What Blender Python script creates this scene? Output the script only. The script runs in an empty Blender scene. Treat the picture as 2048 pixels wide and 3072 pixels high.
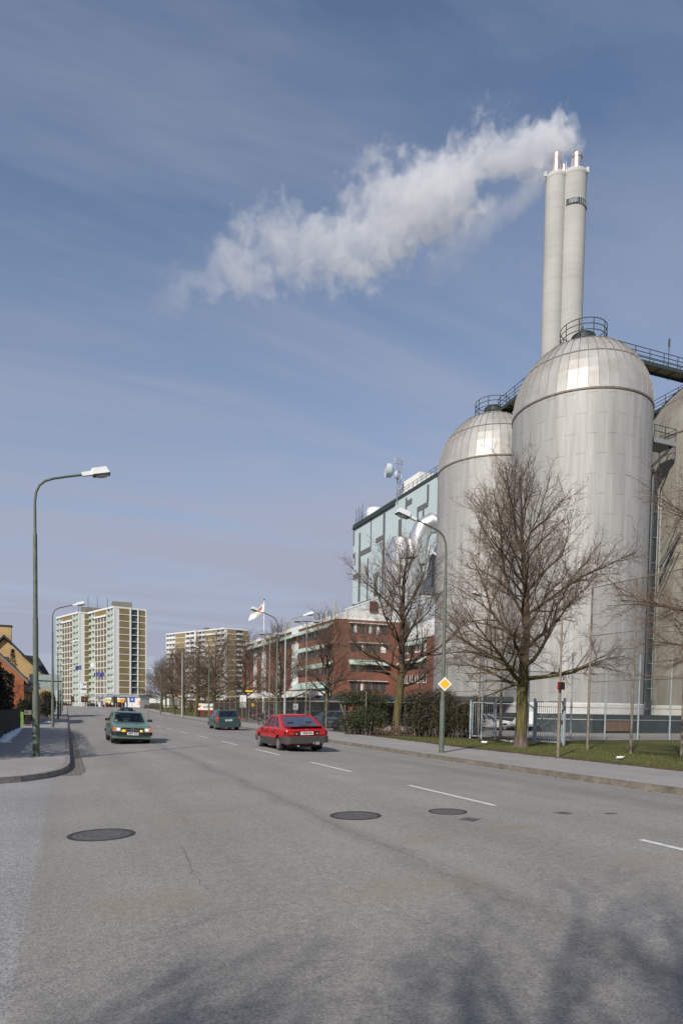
import bpy, bmesh, math, random
from math import sin, cos, tan, atan2, pi, radians, sqrt, exp, hypot
from mathutils import Matrix, Vector
R = radians
SC = bpy.context.scene
COL = SC.collection
# ---------------------------------------------------------------- camera
CAM_H = 1.55
def cam_basis(yaw, pitch, roll):
    fw = Vector((sin(yaw)*cos(pitch), cos(yaw)*cos(pitch), sin(pitch)))
    r0 = Vector((cos(yaw), -sin(yaw), 0)); u0 = r0.cross(fw)
    return r0*cos(roll)+u0*sin(roll), u0*cos(roll)-r0*sin(roll), fw
CR, CU, CF = cam_basis(R(22.5447), R(-2.6546), R(0.9461))
cd = bpy.data.cameras.new('camera'); cam = bpy.data.objects.new('camera', cd); COL.objects.link(cam)
m = Matrix((CR, CU, -CF)).transposed().to_4x4(); m.translation = (0, 0, CAM_H)
cam.matrix_world = m
cd.sensor_fit = 'HORIZONTAL'; cd.sensor_width = 24.0; cd.lens = 24.0*1985/2048
cd.shift_y = (2220.8-1536)/2048; cd.clip_start = 0.1; cd.clip_end = 6000
SC.camera = cam
# ---------------------------------------------------------------- sky, sun, exposure
SUN_AZ, SUN_EL = R(228), R(34)          # azimuth clockwise from +Y
world = bpy.data.worlds.new('World'); SC.world = world; world.use_nodes = True
def setup_world():
    nt = world.node_tree; nt.nodes.clear(); N = nt.nodes.new; L = nt.links.new
    out = N('ShaderNodeOutputWorld'); bg = N('ShaderNodeBackground'); bg.inputs[1].default_value = 0.126
    sky = N('ShaderNodeTexSky'); sky.sky_type = 'NISHITA'; sky.sun_disc = False
    sky.sun_elevation = SUN_EL; sky.sun_rotation = SUN_AZ; sky.air_density = 1.0; sky.dust_density = 0.4; sky.ozone_density = 2.0
    tc = N('ShaderNodeTexCoord'); sep = N('ShaderNodeSeparateXYZ'); L(tc.outputs['Generated'], sep.inputs[0])
    zz = N('ShaderNodeMath'); zz.operation = 'ADD'; zz.inputs[1].default_value = 0.18; L(sep.outputs[2], zz.inputs[0])
    cx = N('ShaderNodeMath'); cx.operation = 'DIVIDE'; L(sep.outputs[0], cx.inputs[0]); L(zz.outputs[0], cx.inputs[1])
    cy = N('ShaderNodeMath'); cy.operation = 'DIVIDE'; L(sep.outputs[1], cy.inputs[0]); L(zz.outputs[0], cy.inputs[1])
    cmb = N('ShaderNodeCombineXYZ'); L(cx.outputs[0], cmb.inputs[0]); L(cy.outputs[0], cmb.inputs[1])
    mp = N('ShaderNodeMapping'); mp.inputs['Rotation'].default_value = (0, 0, R(35)); mp.inputs['Scale'].default_value = (0.45, 1.7, 1); L(cmb.outputs[0], mp.inputs[0])
    n1 = N('ShaderNodeTexNoise'); n1.inputs['Scale'].default_value = 0.9; n1.inputs['Detail'].default_value = 7; n1.inputs['Roughness'].default_value = 0.6; n1.inputs['Distortion'].default_value = 0.6
    L(mp.outputs[0], n1.inputs['Vector'])
    mr = N('ShaderNodeMapRange'); mr.inputs[1].default_value = 0.40; mr.inputs[2].default_value = 0.66; mr.inputs[3].default_value = 0.0; mr.inputs[4].default_value = 0.56; L(n1.outputs['Fac'], mr.inputs[0])
    # thin veil of high cloud, thicker towards the horizon
    hz = N('ShaderNodeMapRange'); hz.inputs[1].default_value = 0.0; hz.inputs[2].default_value = 0.62; hz.inputs[3].default_value = 0.97; hz.inputs[4].default_value = 0.04; hz.clamp = True; L(sep.outputs[2], hz.inputs[0])
    ad = N('ShaderNodeMath'); ad.operation = 'ADD'; L(mr.outputs[0], ad.inputs[0]); L(hz.outputs[0], ad.inputs[1])
    mix = N('ShaderNodeMix'); mix.data_type = 'RGBA'; L(ad.outputs[0], mix.inputs[0]); L(sky.outputs[0], mix.inputs[6]); mix.inputs[7].default_value = (2.98, 3.2, 4.1, 1)
    L(mix.outputs[2], bg.inputs[0]); L(bg.outputs[0], out.inputs[0])
setup_world()
sl = bpy.data.lights.new('sun', 'SUN'); sl.energy = 4.3; sl.angle = R(0.53); sl.color = (1.0, 0.94, 0.85)
so = bpy.data.objects.new('sun', sl); COL.objects.link(so)
so.rotation_euler = Vector((sin(SUN_AZ)*cos(SUN_EL), cos(SUN_AZ)*cos(SUN_EL), sin(SUN_EL))).to_track_quat('Z', 'Y').to_euler()
so.location = (-30, -30, 60)
SC.view_settings.view_transform = 'Standard'; SC.view_settings.look = 'None'; SC.view_settings.gamma = 1.0
SC.view_settings.exposure = 0.0
SC.cycles.max_bounces = 8; SC.cycles.volume_bounces = 5; SC.cycles.transparent_max_bounces = 24
SC.cycles.volume_step_rate = 1.0; SC.cycles.volume_max_steps = 512
# ---------------------------------------------------------------- materials
def mat(name, col, rough=0.7, metal=0.0, var=0.12, scale=3.0, bump=0.0, bscale=20.0, spec=0.4, dark=None, detail=5, coord='Object', coat=0.0):
    """Principled material whose colour varies with noise between col*(1-var) (or dark) and col*(1+var)."""
    m = bpy.data.materials.new(name); m.use_nodes = True; nt = m.node_tree; N = nt.nodes.new; L = nt.links.new
    b = nt.nodes['Principled BSDF']; b.inputs['Roughness'].default_value = rough; b.inputs['Metallic'].default_value = metal
    b.inputs['Specular IOR Level'].default_value = spec; b.inputs['Coat Weight'].default_value = coat
    tc = N('ShaderNodeTexCoord'); n = N('ShaderNodeTexNoise'); n.inputs['Scale'].default_value = scale; n.inputs['Detail'].default_value = detail
    n.inputs['Roughness'].default_value = 0.65
    L(tc.outputs[coord], n.inputs['Vector'])
    rp = N('ShaderNodeValToRGB'); rp.color_ramp.elements[0].position = 0.3; rp.color_ramp.elements[1].position = 0.7
    lo = dark if dark else tuple(c*(1-var) for c in col); hi = tuple(min(1, c*(1+var)) for c in col)
    rp.color_ramp.elements[0].color = (*lo, 1); rp.color_ramp.elements[1].color = (*hi, 1)
    L(n.outputs['Fac'], rp.inputs[0]); L(rp.outputs[0], b.inputs['Base Color'])
    if bump:
        n2 = N('ShaderNodeTexNoise'); n2.inputs['Scale'].default_value = bscale; n2.inputs['Detail'].default_value = 4; L(tc.outputs[coord], n2.inputs['Vector'])
        bp = N('ShaderNodeBump'); bp.inputs['Strength'].default_value = bump; bp.inputs['Distance'].default_value = 0.02
        L(n2.outputs['Fac'], bp.inputs['Height']); L(bp.outputs[0], b.inputs['Normal'])
    return m
def glass_mat(name, tint=(0.45, 0.52, 0.52), gl=0.045):
    m = bpy.data.materials.new(name); m.use_nodes = True; nt = m.node_tree; nt.nodes.clear(); N = nt.nodes.new; L = nt.links.new
    o = N('ShaderNodeOutputMaterial'); t = N('ShaderNodeBsdfTransparent'); t.inputs[0].default_value = (*tint, 1)
    g = N('ShaderNodeBsdfGlossy'); g.inputs['Roughness'].default_value = 0.03; g.inputs[0].default_value = (0.95, 0.97, 1, 1)
    f = N('ShaderNodeLayerWeight'); f.inputs[0].default_value = 0.35
    ad = N('ShaderNodeMath'); ad.operation = 'MULTIPLY_ADD'; ad.inputs[1].default_value = 0.5; ad.inputs[2].default_value = gl; L(f.outputs['Fresnel'], ad.inputs[0])
    mx = N('ShaderNodeMixShader'); L(ad.outputs[0], mx.inputs[0]); L(t.outputs[0], mx.inputs[1]); L(g.outputs[0], mx.inputs[2]); L(mx.outputs[0], o.inputs[0])
    return m
def brick_mat(name, c1, c2, mortar, sc=1.0, bw=0.25, bh=0.075, msize=0.012):
    m = bpy.data.materials.new(name); m.use_nodes = True; nt = m.node_tree; N = nt.nodes.new; L = nt.links.new
    b = nt.nodes['Principled BSDF']; b.inputs['Roughness'].default_value = 0.85; b.inputs['Specular IOR Level'].default_value = 0.2
    tc = N('ShaderNodeTexCoord'); sep = N('ShaderNodeSeparateXYZ'); L(tc.outputs['Object'], sep.inputs[0])
    ad = N('ShaderNodeMath'); ad.operation = 'ADD'; L(sep.outputs[0], ad.inputs[0]); L(sep.outputs[1], ad.inputs[1])
    cb = N('ShaderNodeCombineXYZ'); L(ad.outputs[0], cb.inputs[0]); L(sep.outputs[2], cb.inputs[1])
    t = N('ShaderNodeTexBrick'); t.inputs['Color1'].default_value = (*c1, 1); t.inputs['Color2'].default_value = (*c2, 1); t.inputs['Mortar'].default_value = (*mortar, 1)
    t.inputs['Scale'].default_value = sc; t.inputs['Brick Width'].default_value = bw; t.inputs['Row Height'].default_value = bh; t.inputs['Mortar Size'].default_value = msize
    L(cb.outputs[0], t.inputs['Vector'])
    n = N('ShaderNodeTexNoise'); n.inputs['Scale'].default_value = 0.5; n.inputs['Detail'].default_value = 6; L(tc.outputs['Object'], n.inputs['Vector'])
    mr = N('ShaderNodeMapRange'); mr.inputs[1].default_value = 0.3; mr.inputs[2].default_value = 0.7; mr.inputs[3].default_value = 0.78; mr.inputs[4].default_value = 1.15; L(n.outputs['Fac'], mr.inputs[0])
    mu = N('ShaderNodeVectorMath'); mu.operation = 'SCALE'; L(t.outputs['Color'], mu.inputs[0]); L(mr.outputs[0], mu.inputs['Scale']); L(mu.outputs[0], b.inputs['Base Color'])
    return m
M = {}
M['white'] = mat('white_paint', (0.72, 0.72, 0.70), 0.6, var=0.06)
M['offwhite'] = mat('weathered_white', (0.60, 0.59, 0.56), 0.75, var=0.12, scale=1.2)
M['lampgreen'] = mat('grey_green_pole_paint', (0.105, 0.125, 0.095), 0.55, var=0.25, scale=6)
M['galv'] = mat('galvanised_steel', (0.36, 0.37, 0.36), 0.5, metal=0.5, var=0.15, scale=8)
M['rustpost'] = mat('rusty_post_paint', (0.21, 0.175, 0.14), 0.75, var=0.4, scale=5)
M['bluesteel'] = mat('pale_blue_steel_paint', (0.33, 0.375, 0.405), 0.5, var=0.15, scale=6)
M['lamphead'] = mat('white_lamp_housing', (0.72, 0.73, 0.72), 0.4, var=0.05)
M['lamplens'] = mat('lamp_diffuser', (0.42, 0.41, 0.37), 0.25, var=0.1, spec=0.6)
M['black'] = mat('black_plastic', (0.018, 0.018, 0.018), 0.55, var=0.2)
M['darkgrey'] = mat('dark_grey_plastic', (0.05, 0.05, 0.048), 0.6, var=0.15)
M['rubber'] = mat('tyre_rubber', (0.02, 0.02, 0.02), 0.85, var=0.2)
M['rim'] = mat('alloy_rim', (0.55, 0.55, 0.55), 0.35, metal=0.8, var=0.1)
M['chrome'] = mat('chrome_trim', (0.7, 0.7, 0.7), 0.15, metal=1.0, var=0.03)
M['plate'] = mat('plate_white', (0.75, 0.75, 0.72), 0.5, var=0.03)
M['platetext'] = mat('plate_lettering', (0.02, 0.02, 0.02), 0.6)
M['headlight'] = mat('headlight_glass', (0.80, 0.80, 0.78), 0.08, metal=0.7, var=0.05, spec=0.8)
M['amber'] = mat('amber_lens', (0.75, 0.16, 0.01), 0.25, var=0.05, spec=0.6)
M['yellowlens'] = mat('yellow_fog_lens', (0.85, 0.55, 0.02), 0.2, var=0.05, spec=0.6)
M['redlens'] = mat('red_lens', (0.45, 0.015, 0.012), 0.2, var=0.1, spec=0.6)
M['smokedlens'] = mat('smoked_lens', (0.05, 0.012, 0.012), 0.2, var=0.2, spec=0.6)
M['carglass'] = glass_mat('car_glass')
M['bglass'] = mat('window_glass', (0.05, 0.06, 0.07), 0.08, var=0.3, scale=0.7, spec=0.8)
M['seat'] = mat('car_seat_fabric', (0.035, 0.035, 0.04), 0.9)
M['skin'] = mat('skin', (0.5, 0.3, 0.22), 0.6, var=0.08)
M['cloth'] = mat('dark_jacket', (0.03, 0.03, 0.04), 0.9)
M['hair'] = mat('dark_hair', (0.03, 0.02, 0.015), 0.7)
M['bark'] = None
M['twig'] = mat('bare_twigs', (0.15, 0.105, 0.073), 0.85, var=0.3, scale=1.5)
M['wood'] = mat('dark_fence_boards', (0.016, 0.014, 0.013), 0.85, var=0.4, scale=4)
M['snow'] = mat('old_snow', (0.72, 0.76, 0.82), 0.6, var=0.08, bump=0.4, bscale=15)
M['paper'] = mat('white_litter', (0.75, 0.75, 0.73), 0.7, var=0.05)
M['yellowsign'] = mat('yellow_sign_film', (0.78, 0.45, 0.02), 0.4, var=0.04)
M['flagblue'] = mat('violet_blue_cloth', (0.10, 0.10, 0.26), 0.8, var=0.08)
M['redsign'] = mat('red_sign_paint', (0.36, 0.015, 0.02), 0.45, var=0.06)
M['bluesign'] = mat('blue_sign_film', (0.06, 0.09, 0.40), 0.45, var=0.06)
M['orange'] = mat('orange_sign_paint', (0.80, 0.35, 0.03), 0.5, var=0.05)
M['irondark'] = mat('dark_iron_rim', (0.055, 0.05, 0.048), 0.7, metal=0.2, var=0.3, scale=14)
M['boxred'] = mat('dull_red_box', (0.20, 0.012, 0.014), 0.5)
M['iron'] = mat('cast_iron', (0.115, 0.108, 0.102), 0.65, metal=0.2, var=0.3, scale=14, bump=0.5, bscale=60)
M['darkgreen'] = mat('dark_green_cladding', (0.035, 0.05, 0.052), 0.6, var=0.25, scale=1.5)
M['tubegreen'] = mat('dark_green_tube_paint', (0.03, 0.04, 0.045), 0.5, var=0.3, scale=2)
M['railgreen'] = mat('dark_rail_paint', (0.035, 0.05, 0.05), 0.6, var=0.25)
M['deckwood'] = mat('walkway_deck_underside', (0.23, 0.20, 0.13), 0.8, var=0.3)
M['concrete'] = mat('chimney_concrete', (0.36, 0.35, 0.31), 0.85, var=0.09, scale=0.35, bump=0.15, bscale=3)
M['steelpipe'] = mat('polished_steel_flue', (0.66, 0.56, 0.52), 0.36, metal=0.8, var=0.06)
M['duct'] = mat('bright_steel_duct', (0.66, 0.65, 0.64), 0.36, metal=0.8, var=0.12, scale=0.8, bump=0.3, bscale=1.3)
M['drum'] = mat('grey_steel_drum', (0.46, 0.46, 0.47), 0.5, metal=0.35, var=0.10, scale=0.8)
M['stripe'] = mat('dark_facade_stripe', (0.135, 0.13, 0.13), 0.6, var=0.12)
M['lightblue'] = mat('pale_blue_grey_cladding', (0.50, 0.55, 0.58), 0.55, var=0.07, scale=0.4)
M['awning'] = mat('mint_striped_awning', (0.39, 0.49, 0.44), 0.8, var=0.2, scale=2.5)
M['mint'] = mat('mint_balcony_front', (0.37, 0.48, 0.40), 0.7, var=0.08)
M['ochre'] = mat('ochre_panel', (0.225, 0.168, 0.078), 0.7, var=0.14, scale=0.3)
M['ochre2'] = mat('ochre_brick_panel', (0.29, 0.22, 0.115), 0.8, var=0.16, scale=0.4)
M['recess'] = mat('balcony_recess', (0.11, 0.095, 0.085), 0.8, var=0.3, scale=0.8)
M['roofgrey'] = mat('grey_roof', (0.20, 0.19, 0.16), 0.85, var=0.2)
M['tile'] = mat('dark_roof_tiles', (0.035, 0.034, 0.036), 0.75, var=0.3, scale=4)
M['vergewood'] = mat('weathered_verge_board', (0.20, 0.16, 0.12), 0.8, var=0.2)
M['stripesteel'] = mat('pale_green_slats', (0.42, 0.50, 0.47), 0.5, var=0.1)
M['mailgreen'] = mat('green_board', (0.16, 0.30, 0.06), 0.6)
M['brickred'] = brick_mat('red_brown_brick', (0.205, 0.062, 0.041), (0.16, 0.048, 0.033), (0.24, 0.15, 0.11))
M['brickorange'] = brick_mat('orange_brick', (0.42, 0.115, 0.045), (0.34, 0.085, 0.032), (0.38, 0.2, 0.12))
M['brickyellow'] = brick_mat('yellow_brick', (0.52, 0.34, 0.13), (0.44, 0.28, 0.10), (0.45, 0.36, 0.22))
def car_paint(name, col, metal=0.0):
    return mat(name, col, 0.32, metal=metal, var=0.08, scale=2.0, spec=0.5, coat=0.35)
M['redcar'] = car_paint('red_car_paint', (0.42, 0.008, 0.014))
M['greencar'] = car_paint('pale_green_car_paint', (0.15, 0.235, 0.20), 0.25)
M['tealcar'] = car_paint('dark_teal_car_paint', (0.035, 0.085, 0.082), 0.35)
M['darkredcar'] = car_paint('dark_red_car_paint', (0.11, 0.02, 0.022), 0.2)
M['blackcar'] = car_paint('near_black_car_paint', (0.02, 0.022, 0.025), 0.2)
M['greybluecar'] = car_paint('grey_blue_car_paint', (0.10, 0.13, 0.16), 0.3)
M['whitecar'] = car_paint('white_car_paint', (0.72, 0.72, 0.70))
M['navycar'] = car_paint('navy_car_paint', (0.03, 0.04, 0.07), 0.3)
# bark: mossy green low on the trunk, dark brown above
def bark_mat():
    m = bpy.data.materials.new('bark'); m.use_nodes = True; nt = m.node_tree; N = nt.nodes.new; L = nt.links.new
    b = nt.nodes['Principled BSDF']; b.inputs['Roughness'].default_value = 0.9; b.inputs['Specular IOR Level'].default_value = 0.15
    tc = N('ShaderNodeTexCoord'); sep = N('ShaderNodeSeparateXYZ'); L(tc.outputs['Object'], sep.inputs[0])
    mp = N('ShaderNodeMapping'); mp.inputs['Scale'].default_value = (9, 9, 1.6); L(tc.outputs['Object'], mp.inputs[0])
    n = N('ShaderNodeTexNoise'); n.inputs['Scale'].default_value = 1.0; n.inputs['Detail'].default_value = 6; L(mp.outputs[0], n.inputs['Vector'])
    mr = N('ShaderNodeMapRange'); mr.inputs[1].default_value = 2.6; mr.inputs[2].default_value = 5.0; L(sep.outputs[2], mr.inputs[0])
    mx = N('ShaderNodeMix'); mx.data_type = 'RGBA'; mx.inputs[6].default_value = (0.115, 0.098, 0.042, 1); mx.inputs[7].default_value = (0.085, 0.062, 0.045, 1); L(mr.outputs[0], mx.inputs[0])
    lo = N('ShaderNodeMapRange'); lo.inputs[1].default_value = 0.35; lo.inputs[2].default_value = 0.75; lo.inputs[3].default_value = 0.0; lo.inputs[4].default_value = 1.0; L(sep.outputs[2], lo.inputs[0])
    m2 = N('ShaderNodeMix'); m2.data_type = 'RGBA'; m2.inputs[6].default_value = (0.13, 0.10, 0.085, 1); L(lo.outputs[0], m2.inputs[0]); L(mx.outputs[2], m2.inputs[7])
    f = N('ShaderNodeMapRange'); f.inputs[1].default_value = 0.3; f.inputs[2].default_value = 0.7; f.inputs[3].default_value = 0.45; f.inputs[4].default_value = 1.4; L(n.outputs['Fac'], f.inputs[0])
    mu = N('ShaderNodeVectorMath'); mu.operation = 'SCALE'; L(m2.outputs[2], mu.inputs[0]); L(f.outputs[0], mu.inputs['Scale']); L(mu.outputs[0], b.inputs['Base Color'])
    bp = N('ShaderNodeBump'); bp.inputs['Strength'].default_value = 0.9; bp.inputs['Distance'].default_value = 0.03; L(n.outputs['Fac'], bp.inputs['Height']); L(bp.outputs[0], b.inputs['Normal'])
    return m
M['bark'] = bark_mat()
# ---------------------------------------------------------------- mesh helpers
class MB:
    def __init__(s, T=None): s.v = []; s.f = []; s.T = T; s.cuts = []
    def add(s, vs, fs):
        o = len(s.v); s.cuts.append((len(s.v), len(s.f)))
        if s.T is not None: vs = [tuple(s.T @ Vector(p)) for p in vs]
        s.v += [tuple(p) for p in vs]; s.f += [tuple(i+o for i in f) for f in fs]
        return s
    def box(s, x0, x1, y0, y1, z0, z1):
        return s.add([(x0,y0,z0),(x1,y0,z0),(x1,y1,z0),(x0,y1,z0),(x0,y0,z1),(x1,y0,z1),(x1,y1,z1),(x0,y1,z1)],
                     [(0,3,2,1),(4,5,6,7),(0,1,5,4),(1,2,6,5),(2,3,7,6),(3,0,4,7)])
    def quad(s, a, b, c, d): return s.add([a,b,c,d], [(0,1,2,3)])
    def poly(s, pts): return s.add(pts, [tuple(range(len(pts)))])
    def prism(s, pts, z0, z1):
        n = len(pts); vs = [(x,y,z0) for x,y in pts]+[(x,y,z1) for x,y in pts]
        return s.add(vs, [tuple(range(n))[::-1], tuple(range(n,2*n))]+[(i,(i+1)%n,n+(i+1)%n,n+i) for i in range(n)])
    def extrude(s, pts, vec):          # planar polygon in 3D swept along vec
        n = len(pts); vec = Vector(vec); vs = [tuple(Vector(p)) for p in pts]+[tuple(Vector(p)+vec) for p in pts]
        return s.add(vs, [tuple(range(n))[::-1], tuple(range(n,2*n))]+[(i,(i+1)%n,n+(i+1)%n,n+i) for i in range(n)])
    def tube(s, pts, rad, n=8, caps=True):
        pts = [Vector(p) for p in pts]; k = len(pts)
        if not hasattr(rad, '__len__'): rad = [rad]*k
        vs = []; ref = None
        for i, p in enumerate(pts):
            d = (pts[min(i+1,k-1)]-pts[max(i-1,0)])
            if d.length < 1e-9: d = Vector((0,0,1))
            d.normalize()
            if ref is None:
                ref = Vector((0,0,1)) if abs(d.z) < 0.9 else Vector((1,0,0))
            a = d.cross(ref)
            if a.length < 1e-4: ref = Vector((0,1,0)) if abs(d.y) < 0.9 else Vector((1,0,0)); a = d.cross(ref)
            a.normalize(); b = d.cross(a); ref = -b if False else ref
            for j in range(n):
                t = 2*pi*j/n; vs.append(tuple(p+a*(rad[i]*cos(t))+b*(rad[i]*sin(t))))
        fs = [(i*n+j, i*n+(j+1)%n, (i+1)*n+(j+1)%n, (i+1)*n+j) for i in range(k-1) for j in range(n)]
        if caps: fs += [tuple(range(n))[::-1], tuple(range((k-1)*n, k*n))]
        return s.add(vs, fs)
    def lathe(s, prof, n=24, c=(0,0,0), a0=0.0, a1=2*pi):
        full = abs(a1-a0-2*pi) < 1e-6; m_ = n if full else n+1; vs = []
        for r, z in prof:
            for j in range(m_):
                t = a0+(a1-a0)*j/n; vs.append((c[0]+r*cos(t), c[1]+r*sin(t), c[2]+z))
        fs = []
        for i in range(len(prof)-1):
            for j in range(n):
                j2 = (j+1) % m_
                fs.append((i*m_+j, i*m_+j2, (i+1)*m_+j2, (i+1)*m_+j))
        return s.add(vs, fs)
    def cyl(s, c, r, h, n=16): return s.lathe([(0.0001,0),(r,0),(r,h),(0.0001,h)], n, c)
    def disc_y(s, c, r, w, n=20, r2=None):      # wheel-like cylinder about the local y axis
        vs = []; r2 = r if r2 is None else r2
        for (rr, y) in ((r2*0.001,-w/2),(r2,-w/2),(r,-w/2+0.03),(r,w/2-0.03),(r2,w/2),(r2*0.001,w/2)):
            for j in range(n):
                t = 2*pi*j/n; vs.append((c[0]+rr*cos(t), c[1]+y, c[2]+rr*sin(t)))
        fs = [(i*n+j, i*n+(j+1)%n, (i+1)*n+(j+1)%n, (i+1)*n+j) for i in range(5) for j in range(n)]
        return s.add(vs, fs)
    def build_each(s, name, material, parent=None, world=False, limit=100, first=0):
        """every added piece becomes a part of its own"""
        cuts = s.cuts+[(len(s.v), len(s.f))]
        for k in range(len(s.cuts)):
            (v0, f0), (v1, f1) = cuts[k], cuts[k+1]; m_ = MB()
            if first+k >= limit: v1, f1 = len(s.v), len(s.f)
            m_.v = s.v[v0:v1]; m_.f = [tuple(i-v0 for i in f) for f in s.f[f0:f1]]
            o = m_.build(name, material, parent, world=world)
            if first+k >= limit: o['kind'] = 'stuff'; break
    def build(s, name, material, parent=None, smooth=None, world=False, normals=True):
        me = bpy.data.meshes.new(name)
        vs = s.v
        if world and parent is not None:
            inv = parent.matrix_basis.inverted(); vs = [tuple(inv @ Vector(p)) for p in vs]
        me.from_pydata(vs, [], s.f)
        if normals and len(s.f) < 60000:
            bm = bmesh.new(); bm.from_mesh(me); bmesh.ops.recalc_face_normals(bm, faces=bm.faces); bm.to_mesh(me); bm.free()
        me.materials.append(material)
        if smooth is not None:
            me.polygons.foreach_set('use_smooth', [True]*len(me.polygons)); me.set_sharp_from_angle(angle=R(smooth))
        me.update()
        o = bpy.data.objects.new(name, me); COL.objects.link(o)
        if parent is not None: o.parent = parent
        return o
def tag(o, label=None, cat=None, group=None, kind=None):
    if label: o['label'] = label
    if cat: o['category'] = cat
    if group: o['group'] = group
    if kind: o['kind'] = kind
    return o
def thing(name, loc, label, cat, group=None, rz=0.0, rot=None):
    o = bpy.data.objects.new(name, None); o.empty_display_size = 0.3; COL.objects.link(o)
    mb = Matrix.Translation(loc) @ (rot.to_4x4() if rot is not None else Matrix.Rotation(rz, 4, 'Z'))
    o.matrix_basis = mb
    return tag(o, label, cat, group)
def struct(mb, name, material, smooth=None): return tag(mb.build(name, material, smooth=smooth), kind='structure')
CH = {}
def dup(root, loc, rz, label, group=None, sc=None):
    def cp(o, par):
        c = o.copy(); COL.objects.link(c)
        if par is not None: c.parent = par
        for ch in list(o.children): cp(ch, c)
        return c
    r = cp(root, None)
    s_ = sc if sc else 1.0
    r.matrix_basis = Matrix.Translation(loc) @ Matrix.Rotation(rz, 4, 'Z') @ Matrix.Diagonal((s_, s_, s_, 1))
    r['label'] = label
    if group: r['group'] = group
    return r
def frame(P0, ang, side):
    """facade frame: s runs along direction ang (deg from +Y, clockwise), n is outward (side +1: to the right of s)"""
    a = R(ang); d = Vector((sin(a), cos(a), 0)); n = Vector((d.y, -d.x, 0))*side
    mm = Matrix((d, n, Vector((0,0,1)))).transposed().to_4x4(); mm.translation = Vector(P0); return mm
def text_obj(body, size, name, material, parent, mtx, depth=0.004, bold=0.0):
    cu = bpy.data.curves.new(name, 'FONT'); cu.body = body; cu.size = size; cu.align_x = 'CENTER'; cu.align_y = 'CENTER'; cu.extrude = depth; cu.offset = bold; cu.resolution_u = 3
    t = bpy.data.objects.new(name, cu); COL.objects.link(t)
    dg = bpy.context.evaluated_depsgraph_get(); me = bpy.data.meshes.new_from_object(t.evaluated_get(dg))
    bpy.data.objects.remove(t); me.name = name
    me.materials.clear(); me.materials.append(material); me.transform(mtx)
    o = bpy.data.objects.new(name, me); COL.objects.link(o); o.parent = parent
    return o
def zy(Y):      # the street climbs very slightly beyond the brick building
    t = max(0.0, min(1.0, (Y-125)/150)); return 1.15*t*t*(3-2*t)
# ---------------------------------------------------------------- ground, road, pavements
def asphalt(name, base, speck=0.35, joints=(), stains=(), tint=(1, 0.945, 0.865), big=0.10, rough=0.85):
    m = bpy.data.materials.new(name); m.use_nodes = True; nt = m.node_tree; N = nt.nodes.new; L = nt.links.new
    b = nt.nodes['Principled BSDF']; b.inputs['Roughness'].default_value = rough; b.inputs['Specular IOR Level'].default_value = 0.25
    tc = N('ShaderNodeTexCoord'); sep = N('ShaderNodeSeparateXYZ'); L(tc.outputs['Object'], sep.inputs[0])
    def math(op, a, c=None, d=None):
        n = N('ShaderNodeMath'); n.operation = op
        for i, q in enumerate((a, c, d)):
            if q is None: continue
            if isinstance(q, (int, float)): n.inputs[i].default_value = q
            else: L(q, n.inputs[i])
        return n.outputs[0]
    def noise(sc, det=4, rg=0.6, vec=None):
        n = N('ShaderNodeTexNoise'); n.inputs['Scale'].default_value = sc; n.inputs['Detail'].default_value = det; n.inputs['Roughness'].default_value = rg
        L(vec or tc.outputs['Object'], n.inputs['Vector']); return n.outputs['Fac']
    def mrange(v, a, c, lo, hi):
        n = N('ShaderNodeMapRange'); L(v, n.inputs[0])
        for i, q in enumerate((a, c, lo, hi)): n.inputs[i+1].default_value = q
        return n.outputs[0]
    v = mrange(noise(55, 2, 0.7), 0.32, 0.68, 1-speck, 1+speck)
    v = math('MULTIPLY', v, mrange(noise(16, 3), 0.3, 0.7, 1-speck*0.45, 1+speck*0.45))
    v = math('MULTIPLY', v, mrange(noise(0.45, 6, 0.62), 0.3, 0.7, 1-big, 1+big))
    st = N('ShaderNodeMapping'); st.inputs['Scale'].default_value = (0.9, 0.06, 1); L(tc.outputs['Object'], st.inputs[0])
    v = math('MULTIPLY', v, mrange(noise(1.0, 4, 0.6, st.outputs[0]), 0.3, 0.7, 0.92, 1.08))   # wear along the lanes
    wob = mrange(noise(0.5, 4), 0.3, 0.7, -0.18, 0.18)
    for (jx, w, k) in joints:         # dark paving joints and worn strips along the street
        d = math('ABSOLUTE', math('SUBTRACT', math('ADD', sep.outputs[0], wob), jx))
        f = mrange(d, 0.0, w, k, 0.0); f = math('MULTIPLY', f, mrange(noise(0.9, 5, 0.7), 0.3, 0.65, 0.25, 1.0))
        v = math('MULTIPLY', v, math('SUBTRACT', 1.0, f))
    sc_ = N('ShaderNodeVectorMath'); sc_.operation = 'SCALE'; sc_.inputs[0].default_value = tuple(base*t for t in tint); L(v, sc_.inputs['Scale'])
    col = sc_.outputs[0]
    for (sx, sy, rx, ry, k) in stains:
        dx = math('DIVIDE', math('SUBTRACT', sep.outputs[0], sx), rx); dy = math('DIVIDE', math('SUBTRACT', sep.outputs[1], sy), ry)
        d = math('SQRT', math('ADD', math('MULTIPLY', dx, dx), math('MULTIPLY', dy, dy)))
        d = math('ADD', d, mrange(noise(3.0, 4), 0.3, 0.7, -0.35, 0.35))
        f = mrange(d, 0.3, 1.0, k, 0.0)
        mx = N('ShaderNodeMix'); mx.data_type = 'RGBA'; L(f, mx.inputs[0]); L(col, mx.inputs[6]); mx.inputs[7].default_value = (base*1.0, base*0.78, base*0.5, 1); col = mx.outputs[2]
    L(col, b.inputs['Base Color'])
    bp = N('ShaderNodeBump'); bp.inputs['Strength'].default_value = 0.55; bp.inputs['Distance'].default_value = 0.006
    L(noise(70, 2, 0.7), bp.inputs['Height']); L(bp.outputs[0], b.inputs['Normal'])
    return m
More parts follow.
